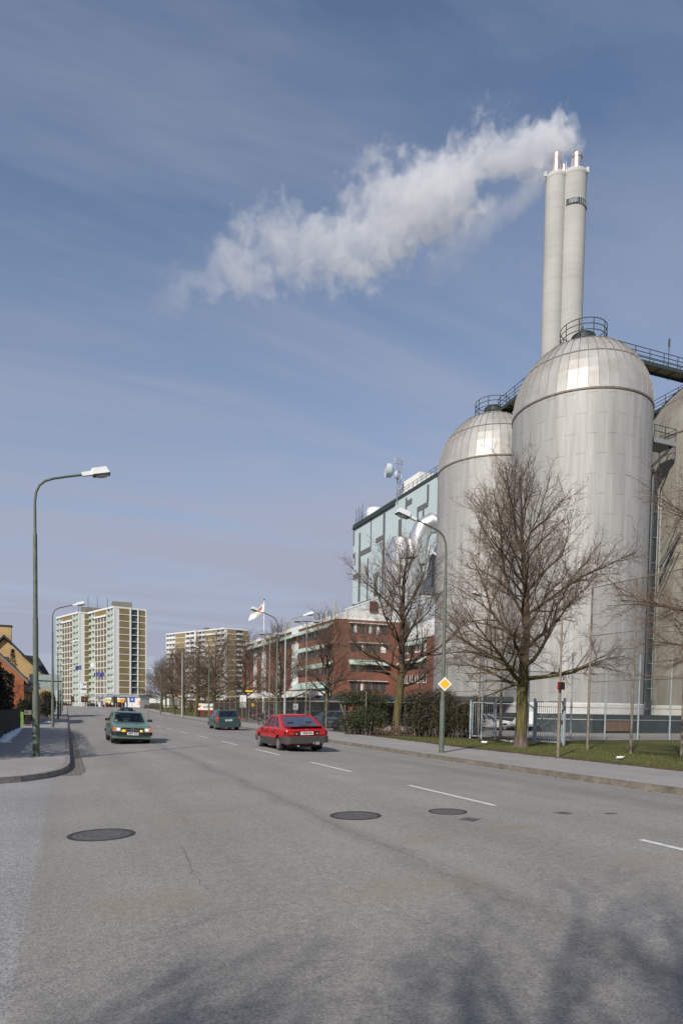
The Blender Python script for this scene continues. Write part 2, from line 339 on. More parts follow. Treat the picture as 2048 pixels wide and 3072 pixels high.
M['road'] = asphalt('road_asphalt', 0.265, 0.31, joints=((3.5, 0.28, 0.30), (9.9, 1.0, 0.20), (5.0, 0.9, 0.10), (1.5, 0.8, 0.11), (7.6, 0.5, 0.08), (11.4, 0.6, 0.14)),
                    stains=((4.1, 7.15, 0.75, 0.35, 0.32), (5.6, 7.3, 0.55, 0.25, 0.5), (2.2, 9.6, 0.9, 0.35, 0.25), (0.7, 5.7, 0.8, 0.5, 0.3), (3.0, 5.3, 1.2, 0.5, 0.3), (5.7, 5.2, 1.1, 0.4, 0.22), (1.3, 9.6, 0.5, 0.9, 0.2)))
M['side'] = asphalt('side_street_asphalt', 0.28, 0.40, tint=(0.99, 0.965, 0.93))
M['pave'] = asphalt('pavement_asphalt', 0.30, 0.22, big=0.08, tint=(1, 0.955, 0.90))
M['yard'] = asphalt('yard_asphalt', 0.30, 0.2, big=0.12)
M['kerb'] = mat('granite_kerb', (0.24, 0.215, 0.195), 0.8, var=0.3, scale=5, bump=0.5, bscale=18)
M['kerbdirt'] = mat('dirty_granite_kerb', (0.175, 0.15, 0.12), 0.85, var=0.40, scale=2.5, bump=0.5, bscale=18)
M['paint'] = mat('worn_road_paint', (0.62, 0.62, 0.58), 0.7, var=0.22, scale=9)
def ground_mat(name, a, b_, c, sc=0.6):
    m = bpy.data.materials.new(name); m.use_nodes = True; nt = m.node_tree; N = nt.nodes.new; L = nt.links.new
    b = nt.nodes['Principled BSDF']; b.inputs['Roughness'].default_value = 0.95; b.inputs['Specular IOR Level'].default_value = 0.1
    tc = N('ShaderNodeTexCoord'); n = N('ShaderNodeTexNoise'); n.inputs['Scale'].default_value = sc; n.inputs['Detail'].default_value = 9; n.inputs['Roughness'].default_value = 0.7
    L(tc.outputs['Object'], n.inputs['Vector'])
    rp = N('ShaderNodeValToRGB'); e = rp.color_ramp.elements; e[0].position = 0.32; e[1].position = 0.68; e[0].color = (*a, 1); e[1].color = (*c, 1)
    q = e.new(0.5); q.color = (*b_, 1); L(n.outputs['Fac'], rp.inputs[0]); L(rp.outputs[0], b.inputs['Base Color'])
    n2 = N('ShaderNodeTexNoise'); n2.inputs['Scale'].default_value = 30; n2.inputs['Detail'].default_value = 4; L(tc.outputs['Object'], n2.inputs['Vector'])
    bp = N('ShaderNodeBump'); bp.inputs['Strength'].default_value = 0.8; bp.inputs['Distance'].default_value = 0.04; L(n2.outputs['Fac'], bp.inputs['Height']); L(bp.outputs[0], b.inputs['Normal'])
    return m
M['lawn'] = ground_mat('lawn_turf', (0.13, 0.105, 0.05), (0.105, 0.115, 0.036), (0.12, 0.135, 0.042), 0.9)
M['soil'] = ground_mat('bare_soil', (0.09, 0.06, 0.04), (0.12, 0.085, 0.06), (0.15, 0.11, 0.08), 1.5)
M['land'] = ground_mat('rough_ground', (0.10, 0.09, 0.06), (0.12, 0.11, 0.07), (0.15, 0.14, 0.11), 0.3)
KR = [(-60,11.86),(20,11.86),(31,12.3),(50,13.1),(73,14.3),(100,15.7),(140,17.9),(185,20.2),(228,22.4),(300,26)]
def xr(Y):
    for (a, xa), (b, xb) in zip(KR, KR[1:]):
        if Y <= b: return xa+(xb-xa)*(Y-a)/(b-a)
    return KR[-1][1]
CRX = 6.54; DROP = 0.13
def rz_(X, Y):
    """height of the road surface: highest along the dashed line, falling to both gutters"""
    k = DROP/(CRX-0.09)*(CRX-X) if X < CRX else DROP/(xr(Y)-CRX)*(X-CRX)
    return zy(Y)-min(DROP, k)
def grid(xs, ys, fx, fz):
    mb = MB(); nx = len(xs)
    vs = [(fx(x, y), y, fz(fx(x, y), y)) for y in ys for x in xs]
    fs = [(j*nx+i, j*nx+i+1, (j+1)*nx+i+1, (j+1)*nx+i) for j in range(len(ys)-1) for i in range(nx-1)]
    return mb.add(vs, fs)
YS = [-60,-40,-25,-15,-8,-3,0,3,6,9,12,15,18,22,26,31,37,44,50,58,66,73,82,91,100,110,120,130,140,150,160,172,185,200,215,228,245,262,275]
FARY = YS+[300,340,420,600,1000,2000,4000]
struct(grid([-4000,-1500,-500,-150,-60,-20,0,20,60,150,500,1500,4000], [-600,-200,-100]+FARY, lambda x, y: x, lambda x, y: zy(y)-0.22), 'ground', M['land'])
struct(grid([-0.3/12,0,.1,.2,.3,.4,CRX/12,.62,.7,.8,.9,1.0], YS, lambda t, y: (-0.3 if t < 0 else (0.0 if t == 0 else t*xr(y))), lambda x, y: rz_(max(x, 0.09), y) if x >= 0.09 else zy(y)-DROP), 'road', M['road'])
struct(grid([-60,-20,-5,-0.3], [-60,-30,-10,0,5,10,15,20,26], lambda x, y: x, lambda x, y: -DROP-0.001), 'side_street', M['side'])
# crossing street at the lights, far end
struct(grid([-120,-40,-1,8,16,24,30,80,160], [238,246,254,262,268], lambda x, y: x, lambda x, y: zy(y)-0.11), 'cross_street', M['side'])
mk = MB()
for k in range(-3, 24):
    y1 = 6.07+6*k; y0 = y1-3
    if y1 > 140: break
    for a, b in ((y0, (y0+y1)/2), ((y0+y1)/2, y1)):
        w = 0.055
        mk.add([(CRX-w, a, rz_(CRX-w, a)+.004), (CRX+w, a, rz_(CRX+w, a)+.004), (CRX+w, b, rz_(CRX+w, b)+.004), (CRX-w, b, rz_(CRX-w, b)+.004)], [(0,1,2,3)])
for (y0, y1) in ((150,165),(168,183),(186,201)):   # solid approach line before the lights
    mk.add([(CRX+.8, y0, rz_(CRX+.8, y0)+.004), (CRX+.95, y0, rz_(CRX+.95, y0)+.004), (CRX+.95, y1, rz_(CRX+.95, y1)+.004), (CRX+.8, y1, rz_(CRX+.8, y1)+.004)], [(0,1,2,3)])
struct(mk, 'road_markings', M['paint'])
# left pavement with its kerb turning the corner
edge = [(0.10,40),(0.10,26),(0.10,20.5),(0.09,19.2),(0.02,18.1),(-0.12,17.2),(-0.42,16.4),(-0.9,15.75),(-1.6,15.25),(-2.6,14.85),(-4.5,14.4),(-8,13.85),(-14,13.2),(-40,11)]
def off(pts, d):
    o = []
    for i, p in enumerate(pts):
        a = pts[max(i-1,0)]; b = pts[min(i+1,len(pts)-1)]; dx, dy = b[0]-a[0], b[1]-a[1]; l = hypot(dx, dy); o.append((p[0]-(-dy)/l*(-d), p[1]-dx/l*(-d)) if False else (p[0]+dy/l*d, p[1]-dx/l*d))
    return o
inner = off(edge, 0.16)
if inner[2][0] > 0.1: inner = off(edge, -0.16)
pv = MB()
pv.prism(inner+[(-40, 40)], -0.2, -0.004)
struct(pv, 'left_pavement', M['pave'])
pf = grid([0,1,2,3], [40,50,60,75,90,105,125,140,160,185,210,240], lambda t, y: [-3.6,-2.4,-1.2,-0.06][t], lambda x, y: zy(y)-.004)
struct(pf, 'far_left_pavement', M['pave'])
def kerb_strip(name, pts, width_pts, zt, zb, material, stone=1.0):
    mb = MB(); P2, W2 = [], []
    for i in range(len(pts)-1):        # cut into single stones with open joints
        l = hypot(pts[i+1][0]-pts[i][0], pts[i+1][1]-pts[i][1]); k = max(1, int(round(l/stone))) if pts[i][1] < 90 else max(1, int(l/8))
        for j in range(k):
            for src, dst in ((pts, P2), (width_pts, W2)): 
                for t in ((j+.008)/k, (j+1-.008)/k): dst.append((src[i][0]+(src[i+1][0]-src[i][0])*t, src[i][1]+(src[i+1][1]-src[i][1])*t))
    rj = random.Random(2); zt0 = zt
    for i in range(0, len(P2), 2):
        a, b, c, d = P2[i], P2[i+1], W2[i+1], W2[i]; zt = zt0+rj.uniform(-.004,.004)
        za, zb2 = zy(a[1]), zy(b[1])
        mb.add([(a[0],a[1],za+zb),(b[0],b[1],zb2+zb),(c[0],c[1],zb2+zb),(d[0],d[1],za+zb),
                (a[0]+(d[0]-a[0])*.12,a[1]+(d[1]-a[1])*.12,za+zt),(b[0]+(c[0]-b[0])*.12,b[1]+(c[1]-b[1])*.12,zb2+zt),(c[0],c[1],zb2+zt),(d[0],d[1],za+zt)],
               [(0,1,5,4),(4,5,6,7),(3,2,6,7),(0,4,7,3),(1,2,6,5)])
    return struct(mb, name, material)
ek = [(0.10,260),(0.10,200),(0.10,150),(0.10,125),(0.10,80)]+edge
kerb_strip('left_kerb', ek, off(ek, 0.16) if inner is not None and off(edge,0.16)[2][0] < 0.1 else off(ek, -0.16), 0.002, -0.2, M['kerb'])
# cobbled gutter beside the left kerb
def setts():
    m = bpy.data.materials.new('gutter_setts'); m.use_nodes = True; nt = m.node_tree; N = nt.nodes.new; L = nt.links.new
    b = nt.nodes['Principled BSDF']; b.inputs['Roughness'].default_value = 0.85
    tc = N('ShaderNodeTexCoord'); t = N('ShaderNodeTexBrick'); t.inputs['Scale'].default_value = 1.0; t.inputs['Brick Width'].default_value = 0.2; t.inputs['Row Height'].default_value = 0.13; t.inputs['Mortar Size'].default_value = 0.02
    t.inputs['Color1'].default_value = (0.21,0.185,0.16,1); t.inputs['Color2'].default_value = (0.17,0.15,0.13,1); t.inputs['Mortar'].default_value = (0.10,0.08,0.065,1)
    L(tc.outputs['Object'], t.inputs['Vector']); L(t.outputs['Color'], b.inputs['Base Color']); return m
g_ = MB(); gy = [16.9,17.6,18.5,20,24,30,40,44]
gw = [0.30,0.36,0.36,0.32,0.30,0.28,0.27,0.26]; gx = [0.0,0.05,0.10,0.11,0.11,0.11,0.11,0.11]
for i in range(len(gy)-1):
    a, b = gy[i], gy[i+1]
    g_.add([(gx[i]-.1,a,-DROP+.004),(gx[i]+gw[i],a,rz_(gx[i]+gw[i],a)+.005),(gx[i+1]+gw[i+1],b,rz_(gx[i+1]+gw[i+1],b)+.005),(gx[i+1]-.1,b,-DROP+.004)], [(0,1,2,3)])
struct(g_, 'gutter', setts())
# right pavement and kerb
PE = [(-60,15.7),(24,15.75),(36,16.9),(50,17.2),(85,17.6),(110,18.9),(140,21),(185,23.2),(228,25.4),(262,27.2)]
def xe(Y):
    for (a, xa), (b, xb) in zip(PE, PE[1:]):
        if Y <= b: return xa+(xb-xa)*(Y-a)/(b-a)
    return PE[-1][1]
RY = [y for y in YS if y <= 262]
struct(grid([0,.5,1], RY, lambda t, y: xr(y)+.14+(xe(y)-xr(y)-.14)*t, lambda x, y: zy(y)-.004), 'right_pavement', M['pave'])
kr = [(xr(y), y) for y in RY]
kerb_strip('right_kerb', kr, [(x+.15, y) for x, y in kr], 0.003, -0.2, M['kerbdirt'])
# lawn along the pavement; soil strip at its edge, yard and car park behind the fences
def lx(Y): return xe(Y)
def lawn_far(Y):
    return 36.5 if Y < 30 else (22.2 if Y < 36 else 18.5)
lw = MB()
ly = [-60,-20,0,6,10,14,18,22,26,30.3]
for a, b in zip(ly, ly[1:]):
    n = 14
    for i in range(n):
        xa0, xa1 = lx(a)+(37-lx(a))*i/n, lx(a)+(37-lx(a))*(i+1)/n; xb0, xb1 = lx(b)+(37-lx(b))*i/n, lx(b)+(37-lx(b))*(i+1)/n
        h = lambda x, y: -0.012+0.03*sin(x*1.3+y*.7)*sin(y*.9)*(1 if x > lx(y)+.3 else 0)
        lw.add([(xa0,a,h(xa0,a)),(xa1,a,h(xa1,a)),(xb1,b,h(xb1,b)),(xb0,b,h(xb0,b))], [(0,1,2,3)])
struct(lw, 'lawn', M['lawn'])
struct(MB().add([(lx(30.3),30.3,-.012),(22.3,30.3,-.012),(20.2,36.5,-.012),(lx(36.5),36.5,-.012)], [(0,1,2,3)]), 'lawn_strip', M['lawn'])
struct(MB().add([(22.3,30.3,-.016),(26,30.3,-.016),(27,33,-.016),(22,44,-.016),(16.95,44,-.016),(lx(36.5),36.5,-.016),(20.2,36.5,-.016)], [tuple(range(7))]), 'flower_bed_soil', M['soil'])
struct(grid([0,1,2,3], [30.3,31.5,40,60,80,110], lambda t, y: [22.3,30,50,110][t], lambda x, y: -0.02), 'yard', M['yard'])
struct(grid([0,1,2], [36.5,50,70,90,108], lambda t, y: [xe(y),30,52][t], lambda x, y: -0.018), 'car_park', M['yard'])
struct(grid([0,1,2,3], [y for y in YS if 100 <= y <= 262], lambda t, y: xe(y)+[0,5,20,60][t], lambda x, y: zy(y)-.012), 'far_lawn', M['lawn'])
struct(grid([0,1], [17,30,60,100,140], lambda t, y: [-40,-3.1][t], lambda x, y: zy(y)+.004), 'garden_soil', M['soil'])
# grass blades on the near lawn, one mass
def blades():
    rnd = random.Random(4); mb = MB()
    for _ in range(16000):
        y = 9+21*rnd.random()**1.1; x = lx(y)+.15+rnd.random()*(11 if y < 26 else 9)
        h = 0.02+0.05*rnd.random(); a = rnd.random()*6.28; w = 0.012; dx, dy = cos(a)*w, sin(a)*w; lx_, ly_ = (rnd.random()-.5)*.05, (rnd.random()-.5)*.05
        mb.add([(x-dx,y-dy,-.02),(x+dx,y+dy,-.02),(x+lx_,y+ly_,h)], [(0,1,2)])
    return tag(mb.build('grass', mat('grass_blades', (0.125,0.135,0.045), 0.8, var=0.4, scale=1.2, spec=0.2), normals=False), kind='stuff')
blades()
# iron covers in the road
def cover(name, x, y, r, label, grate=False):
    z = rz_(x, y); t = thing(name, (x, y, z), label, 'manhole cover' if not grate else 'drain', rot=Matrix.Rotation(-DROP/(CRX-.09), 3, 'Y'))
    rim = MB(); rim.lathe([(r,-.02),(r,.006),(r*.86,.006),(r*.86,.003)], 40); rim.build('rim', M['irondark'], t)
    pl = MB()
    if grate:
        pl.lathe([(r*.86,-.03),(.001,-.03)], 40)
        for i in range(-6, 7):
            u = i*r*.86/6.5; w = sqrt(max(0, (r*.86)**2-u*u))
            if w > .02: pl.box(u-.012, u+.012, -w, w, -.03, .004)
    else:
        pl.lathe([(r*.86,.003),(r*.8,.005),(r*.62,.005),(r*.6,.009),(r*.5,.009),(r*.48,.005),(.001,.005)], 40)
        for i in range(16):
            a = 2*pi*i/16; pl.box(cos(a)*r*.7-.015, cos(a)*r*.7+.015, sin(a)*r*.7-.015, sin(a)*r*.7+.015, .0052, .010)
    pl.build('grate' if grate else 'lid', M['iron'], t)
cover('manhole_cover', 0.41, 9.02, 0.42, 'large round iron manhole cover in the road, the one nearest the left corner')
cover('manhole_cover', 4.02, 9.08, 0.39, 'round iron manhole cover beside the round ribbed grate')
cover('drain_grate', 5.49, 8.85, 0.30, 'round ribbed iron grate below the dashed line', True)
def small_cover(x, y, sx, sy, label, rz=0.0):
    t = thing('valve_cover', (x, y, rz_(x, y)), label, 'valve cover', rz=rz)
    MB().box(-sx,sx,-sy,sy,-.02,.005).build('frame', M['iron'], t); MB().box(-sx*.75,sx*.75,-sy*.75,sy*.75,-.02,.009).build('lid', M['iron'], t)
small_cover(5.41, 8.12, .13, .12, 'small square iron cover just below the round ribbed grate', .5)
small_cover(7.16, 8.16, .11, .10, 'small dark oval valve cover right of the rusty stain')
small_cover(7.95, 7.99, .11, .04, 'faint worn valve cover sunk flush in the road, furthest from the left kerb')
# bare earth edge of the lawn, dead leaves, cracks in the asphalt
ev = MB(); rnd = random.Random(12); yy = [8+i*.35 for i in range(84)]
for a, b in zip(yy, yy[1:]):
    wa, wb = .22+.14*sin(a*2.1)+.1*sin(a*5.3), .22+.14*sin(b*2.1)+.1*sin(b*5.3)
    ev.add([(lx(a)-.08-.05*sin(a*3.3),a,.004),(lx(a)+max(.06,wa),a,.022),(lx(b)+max(.06,wb),b,.022),(lx(b)-.08-.05*sin(b*3.3),b,.004)], [(0,1,2,3)])
struct(ev, 'verge_soil', M['soil'])
dl_ = MB()
for _ in range(2600):
    y = 9+30*rnd.random(); x = lx(y)+rnd.gauss(.25,.35) if rnd.random() < .55 else (xr(y)+.1-abs(rnd.gauss(0,.12)) if rnd.random() < .5 else lx(y)+rnd.random()*5)
    if x > 22 or (x > xr(y)-.02 and x < xr(y)+.2): continue
    z = rz_(x, y)+.006 if x < xr(y) else (.006 if x < lx(y) else .03); s = .02+.03*rnd.random(); a = rnd.random()*6.28; c_, s_ = cos(a)*s, sin(a)*s
    dl_.add([(x-c_,y-s_,z),(x+s_*.6,y-c_*.6,z+.01),(x+c_,y+s_,z+.004),(x-s_*.6,y+c_*.6,z+.012)], [(0,1,2,3)])
tag(dl_.build('dead_leaves', mat('dead_leaves', (.15,.095,.05), .85, var=.5, scale=6), normals=False), kind='stuff')
ck = MB()
def crack(pts, w):
    p = []; 
    for (a, b), (c, d) in zip(pts, pts[1:]):
        k = int(hypot(c-a, d-b)/.06)+1
        for i in range(k): p.append((a+(c-a)*i/k+rnd.gauss(0,.012), b+(d-b)*i/k+rnd.gauss(0,.012)))
    for (a, b), (c, d) in zip(p, p[1:]):
        ww = w*rnd.uniform(.3,1.1); ck.add([(a-ww,b,rz_(a,b)+.003),(a+ww,b,rz_(a,b)+.003),(c+ww,d,rz_(c,d)+.003),(c-ww,d,rz_(c,d)+.003)], [(0,1,2,3)])
crack([(1.25,8.0),(1.22,7.4),(1.16,6.6),(1.18,5.9)], .0035); crack([(3.55,12.5),(3.5,10.2),(3.45,8.6),(3.52,6.0)], .003); crack([(9.4,18),(9.5,14),(9.3,11)], .004)
struct(ck, 'road_cracks', mat('crack_dirt', (.165,.15,.135), .95, var=.3, scale=8))
# litter and snow
def lump(name, mb_pts, label, cat, material, seed):
    rnd = random.Random(seed); mb = MB()
    for (x, y, r, h) in mb_pts:
        mb.lathe([(r*(1+.3*rnd.random()),-.01),(r*.8,h*.6),(r*.4,h),(.001,h*1.05)], 9, (x, y, zy(y)))
    return tag(mb.build(name, material, smooth=60), label, cat)
rnd = random.Random(8)
lump('snow_bank', [(-2.42-.012*i-.16*rnd.random(), 29.5+i*.55+.3*rnd.random(), .17+.16*rnd.random(), .05+.08*rnd.random()) for i in range(32)], 'long ridge of old white snow along the foot of the dark board fence', 'snow', M['snow'], 1)
lump('snow_heap', [(-1.6+rnd.random()*.3, 62+i*.3, .25+.15*rnd.random(), .12) for i in range(4)], 'small heap of snow on the pavement past the second lamp post', 'snow', M['snow'], 2)
# ---------------------------------------------------------------- silos, walkways, chimney, smoke
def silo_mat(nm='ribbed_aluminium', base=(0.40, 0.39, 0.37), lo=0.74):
    m = bpy.data.materials.new(nm); m.use_nodes = True; nt = m.node_tree; N = nt.nodes.new; L = nt.links.new
    b = nt.nodes['Principled BSDF']; b.inputs['Roughness'].default_value = 0.55; b.inputs['Metallic'].default_value = 0.12
    tc = N('ShaderNodeTexCoord'); sep = N('ShaderNodeSeparateXYZ'); L(tc.outputs['Object'], sep.inputs[0])
    at = N('ShaderNodeMath'); at.operation = 'ARCTAN2'; L(sep.outputs[1], at.inputs[0]); L(sep.outputs[0], at.inputs[1])
    u = N('ShaderNodeMath'); u.operation = 'MULTIPLY'; u.inputs[1].default_value = 45/(2*pi); L(at.outputs[0], u.inputs[0])
    cb = N('ShaderNodeCombineXYZ'); L(sep.outputs[2], cb.inputs[0]); L(u.outputs[0], cb.inputs[1])
    br = N('ShaderNodeTexBrick'); br.inputs['Scale'].default_value = 1.0; br.inputs['Brick Width'].default_value = 3.3; br.inputs['Row Height'].default_value = 1.0
    br.inputs['Mortar Size'].default_value = 0.022; br.inputs['Mortar Smooth'].default_value = 0.0
    br.inputs['Color1'].default_value = (0.97, 0.97, 0.97, 1); br.inputs['Color2'].default_value = (1.03, 1.03, 1.03, 1); br.inputs['Mortar'].default_value = (0.60, 0.58, 0.55, 1)
    L(cb.outputs[0], br.inputs['Vector'])
    # the vertical laps read fainter than the horizontal ones
    fr = N('ShaderNodeMath'); fr.operation = 'FRACT'; L(u.outputs[0], fr.inputs[0])
    pp = N('ShaderNodeMath'); pp.operation = 'PINGPONG'; pp.inputs[1].default_value = 0.5; L(fr.outputs[0], pp.inputs[0])
    ml = N('ShaderNodeMapRange'); ml.inputs[1].default_value = 0.021; ml.inputs[2].default_value = 0.028; ml.inputs[3].default_value = 0.80; ml.inputs[4].default_value = 0.0; L(pp.outputs[0], ml.inputs[0])
    mx0 = N('ShaderNodeMix'); mx0.data_type = 'RGBA'; mx0.inputs[7].default_value = (1, 1, 1, 1); L(ml.outputs[0], mx0.inputs[0]); L(br.outputs['Color'], mx0.inputs[6])
    # vertical streaks of dirt
    mp = N('ShaderNodeCombineXYZ'); zs = N('ShaderNodeMath'); zs.operation = 'MULTIPLY'; zs.inputs[1].default_value = 0.07; L(sep.outputs[2], zs.inputs[0])
    L(u.outputs[0], mp.inputs[0]); L(zs.outputs[0], mp.inputs[1])
    n = N('ShaderNodeTexNoise'); n.inputs['Scale'].default_value = 1.6; n.inputs['Detail'].default_value = 6; n.inputs['Roughness'].default_value = 0.62; L(mp.outputs[0], n.inputs['Vector'])
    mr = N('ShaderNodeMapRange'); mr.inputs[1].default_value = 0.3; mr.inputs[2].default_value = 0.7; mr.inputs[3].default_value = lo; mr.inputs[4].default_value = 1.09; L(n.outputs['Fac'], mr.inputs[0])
    w = N('ShaderNodeMath'); w.operation = 'MULTIPLY'; w.inputs[1].default_value = 8; L(u.outputs[0], w.inputs[0])
    f2 = N('ShaderNodeMath'); f2.operation = 'PINGPONG'; f2.inputs[1].default_value = 0.5; L(w.outputs[0], f2.inputs[0])
    rib = N('ShaderNodeMapRange'); rib.inputs[1].default_value = 0.1; rib.inputs[2].default_value = 0.4; rib.inputs[3].default_value = 0.955; rib.inputs[4].default_value = 1.03; L(f2.outputs[0], rib.inputs[0])
    a = N('ShaderNodeMath'); a.operation = 'MULTIPLY'; L(mr.outputs[0], a.inputs[0]); L(rib.outputs[0], a.inputs[1])
    s1 = N('ShaderNodeVectorMath'); s1.operation = 'SCALE'; L(mx0.outputs[2], s1.inputs[0]); L(a.outputs[0], s1.inputs['Scale'])
    s2 = N('ShaderNodeVectorMath'); s2.operation = 'MULTIPLY'; L(s1.outputs[0], s2.inputs[0]); s2.inputs[1].default_value = base; L(s2.outputs[0], b.inputs['Base Color'])
    bp = N('ShaderNodeBump'); bp.inputs['Strength'].default_value = 0.35; bp.inputs['Distance'].default_value = 0.03; L(f2.outputs[0], bp.inputs['Height']); L(bp.outputs[0], b.inputs['Normal'])
    return m
M['silo'] = silo_mat(); M['silobrown'] = silo_mat('stained_shaded_ribbed_aluminium', (0.32, 0.30, 0.255), 0.62)  # right-edge silo: weathered brown, with the near silo's shade darkened into the colour
def dome_mat():
    m = mat('weathered_dome_sheet', (0.45, 0.44, 0.42), 0.50, metal=0.32, bump=0.25, bscale=0.8, var=0.10, scale=0.5, dark=(0.35, 0.335, 0.305))
    return m
M['dome'] = dome_mat(); M['domebrown'] = mat('stained_shaded_dome_sheet', (0.30, 0.285, 0.25), 0.55, metal=0.25, var=0.15, scale=0.5, dark=(0.20, 0.185, 0.155))  # dome of that silo: stained, and its shade painted into the tone too
M['seam'] = mat('dark_seam', (0.20, 0.17, 0.135), 0.6, metal=0.3, var=0.3)
SR, SZ, ST = 6.05, 28.5, 35.0
def dome_r(t):   # t 0 at the eave, 1 at the apex
    return SR*max(0.0, 1-t**2.05)**0.5
DT = [0,.13,.26,.40,.53,.64,.74,.83,.90,.955]
def make_silo(name, loc, label, a0, wall='silo', dome='dome'):
    t = thing(name, loc, label, 'silo', 'domed metal silos', rz=a0)
    MB().lathe([(SR,1.6),(SR,SZ)], 90).build('wall', M[wall], t, smooth=40)
    prof = [(dome_r(q), SZ+(ST-SZ)*q) for q in DT]
    d = MB().lathe([(SR+.05,SZ-.08),(SR+.05,SZ)]+prof[1:], 45)
    dm = d.build('dome', M[dome], t)
    me = dm.data
    sm = MB()
    for j in range(45):
        an = 2*pi*j/45; pts = [((r+.02)*cos(an), (r+.02)*sin(an), z+.02) for r, z in prof]
        sm.tube(pts, .028, 4)
    for q in (0, 4, 7):
        r, z = prof[q]; sm.lathe([(r+.03,z-.06),(r+.05,z),(r+.01,z+.06)], 45)
    sm.lathe([(SR+.01,SZ-.22),(SR+.07,SZ-.16),(SR+.07,SZ-.02),(SR+.01,SZ)], 90)
    sm.build('seam', M['seam'], dm)
    cap = MB().lathe([(1.9,ST-.4),(1.5,ST-.05),(1.05,ST+.05),(1.05,ST+.72),(.8,ST+.9),(.001,ST+.95)], 20); cap.build('roof_cap', M['railgreen'], t, smooth=40)
    rl = MB()
    for z in (ST+.35, ST+.85, ST+1.35): rl.tube([(2.0*cos(2*pi*i/28), 2.0*sin(2*pi*i/28), z) for i in range(29)], .036, 5)
    for i in range(10):
        an = 2*pi*i/10; rl.tube([(2.0*cos(an),2.0*sin(an),ST-.6),(2.0*cos(an),2.0*sin(an),ST+1.35)], .042, 5)
    rl.build('railing', M['railgreen'], t)
    MB().lathe([(1.9,ST-.5),(2.07,ST-.5),(2.07,ST-.38),(1.9,ST-.38)], 28).build('ring_deck', M['railgreen'], t)
    MB().lathe([(SR+.12,1.45),(SR+.12,2.35),(SR+.02,2.45)], 60).build('base_skirt', M['offwhite'], t)
    return t
S1, S2, S3, S4 = (43.4,48.85,0), (44.55,64.2,0), (59.6,48.4,0), (60.4,64.4,0)
make_silo('silo', S1, 'nearest complete domed metal silo, standing behind the large bare tree', 0.02)
make_silo('silo', S2, 'domed metal silo further left, partly hidden behind the nearest silo', 0.05)
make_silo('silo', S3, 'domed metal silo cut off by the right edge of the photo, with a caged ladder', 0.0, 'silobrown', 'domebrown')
make_silo('silo', S4, 'domed metal silo hidden behind the nearest silo at the back of the four', 0.0)
# plinth under the silos
pt = thing('silo_plinth', (51, 56, 0), 'dark green clad plinth under the domed silos', 'plinth')
pb = MB(); oct_ = []
for x0, y0, x1, y1 in ((35.6,41.2,68,72),): oct_ = [(x0+3.2,y0),(x1-3,y0),(x1,y0+3),(x1,y1-3),(x1-3,y1),(x0+3,y1),(x0,y1-3),(x0,y0+3.2)]
pb.prism(oct_, 0, 1.5); pb.build('base', M['darkgreen'], pt, world=True)
MB().prism([(x*1.0+(51-x)*-.004, y+(56-y)*-.004) for x, y in oct_], 1.02, 1.1).build('ledge', M['galv'], pt, world=True)
pp_ = MB(frame((39.5,41.12,0), 90, 1)); pp_.box(.4,3.0,0.02,.10,.15,.95); pp_.build('hatch_panel', mat('rusty_brown_panel', (0.16,0.095,0.065), 0.8, var=0.25), pt, world=True)
# walkways between the silo tops
def walkway(name, a, b, label):
    a, b = Vector(a), Vector(b); t = thing(name, (a+b)/2, label, 'walkway'); d = (b-a); l = d.length; d.normalize(); n = Vector((d.y,-d.x,0)); n.normalize()
    dk = MB(); w = .55
    dk.add([a+n*w,a-n*w,b-n*w,b+n*w]+[p+Vector((0,0,.08)) for p in (a+n*w,a-n*w,b-n*w,b+n*w)], [(0,3,2,1),(4,5,6,7),(0,1,5,4),(1,2,6,5),(2,3,7,6),(3,0,4,7)])
    dk.build('deck', M['deckwood'], t, world=True)
    be = MB()
    for s in (-1, 1):
        p, q = a+n*(w+.05)*s, b+n*(w+.05)*s
        be.extrude([p+Vector((0,0,-.25)), p+Vector((0,0,.1)), p+n*.08*s+Vector((0,0,.1)), p+n*.08*s+Vector((0,0,-.25))], q-p)
    k = int(l/1.6)
    for i in range(k+1):
        c = a+(b-a)*(i/k); be.tube([c+n*w-Vector((0,0,.1)), c-n*w-Vector((0,0,.1))], .05, 4)
    be.build('beam', M['railgreen'], t, world=True)
    rl = MB()
    for s in (-1, 1):
        p, q = a+n*(w+.09)*s, b+n*(w+.09)*s
        for z in (.45, .8, 1.2): rl.tube([p+Vector((0,0,z)), q+Vector((0,0,z))], .035, 5)
        for i in range(k+1):
            c = p+(q-p)*(i/k); rl.tube([c-Vector((0,0,.2)), c+Vector((0,0,1.2))], .04, 5)
    rl.build('railing', M['railgreen'], t, world=True)
    return t
def toward(a, b, r): v = Vector(b)-Vector(a); v.normalize(); return Vector(a)+v*r
zt = 34.6
def between(A, B, z0=zt):
    a = toward(A, B, 2.05); b = toward(B, A, 2.05); return (a.x,a.y,z0), (b.x,b.y,z0)
walkway('walkway', *between(S1, S2), 'railed walkway linking the near silo top to the silo at the left')
w13 = walkway('walkway', *between(S1, S3), 'railed walkway from the near silo top to the silo at the right edge')
walkway('walkway', *between(S3, S4), 'lower looking railed walkway rising behind the near silo to the right')
ms = thing('roof_mast', (54.2, 48.4, 34.2), 'thin mast standing up from the right hand walkway', 'mast'); MB().tube([(0,.7,0),(0,.7,3.9)], .04, 5).build('pole', M['railgreen'], ms); MB().lathe([(.09,3.2),(.09,3.9),(.001,3.95)], 8, (0,.7,0)).build('lamp', M['darkgrey'], ms)
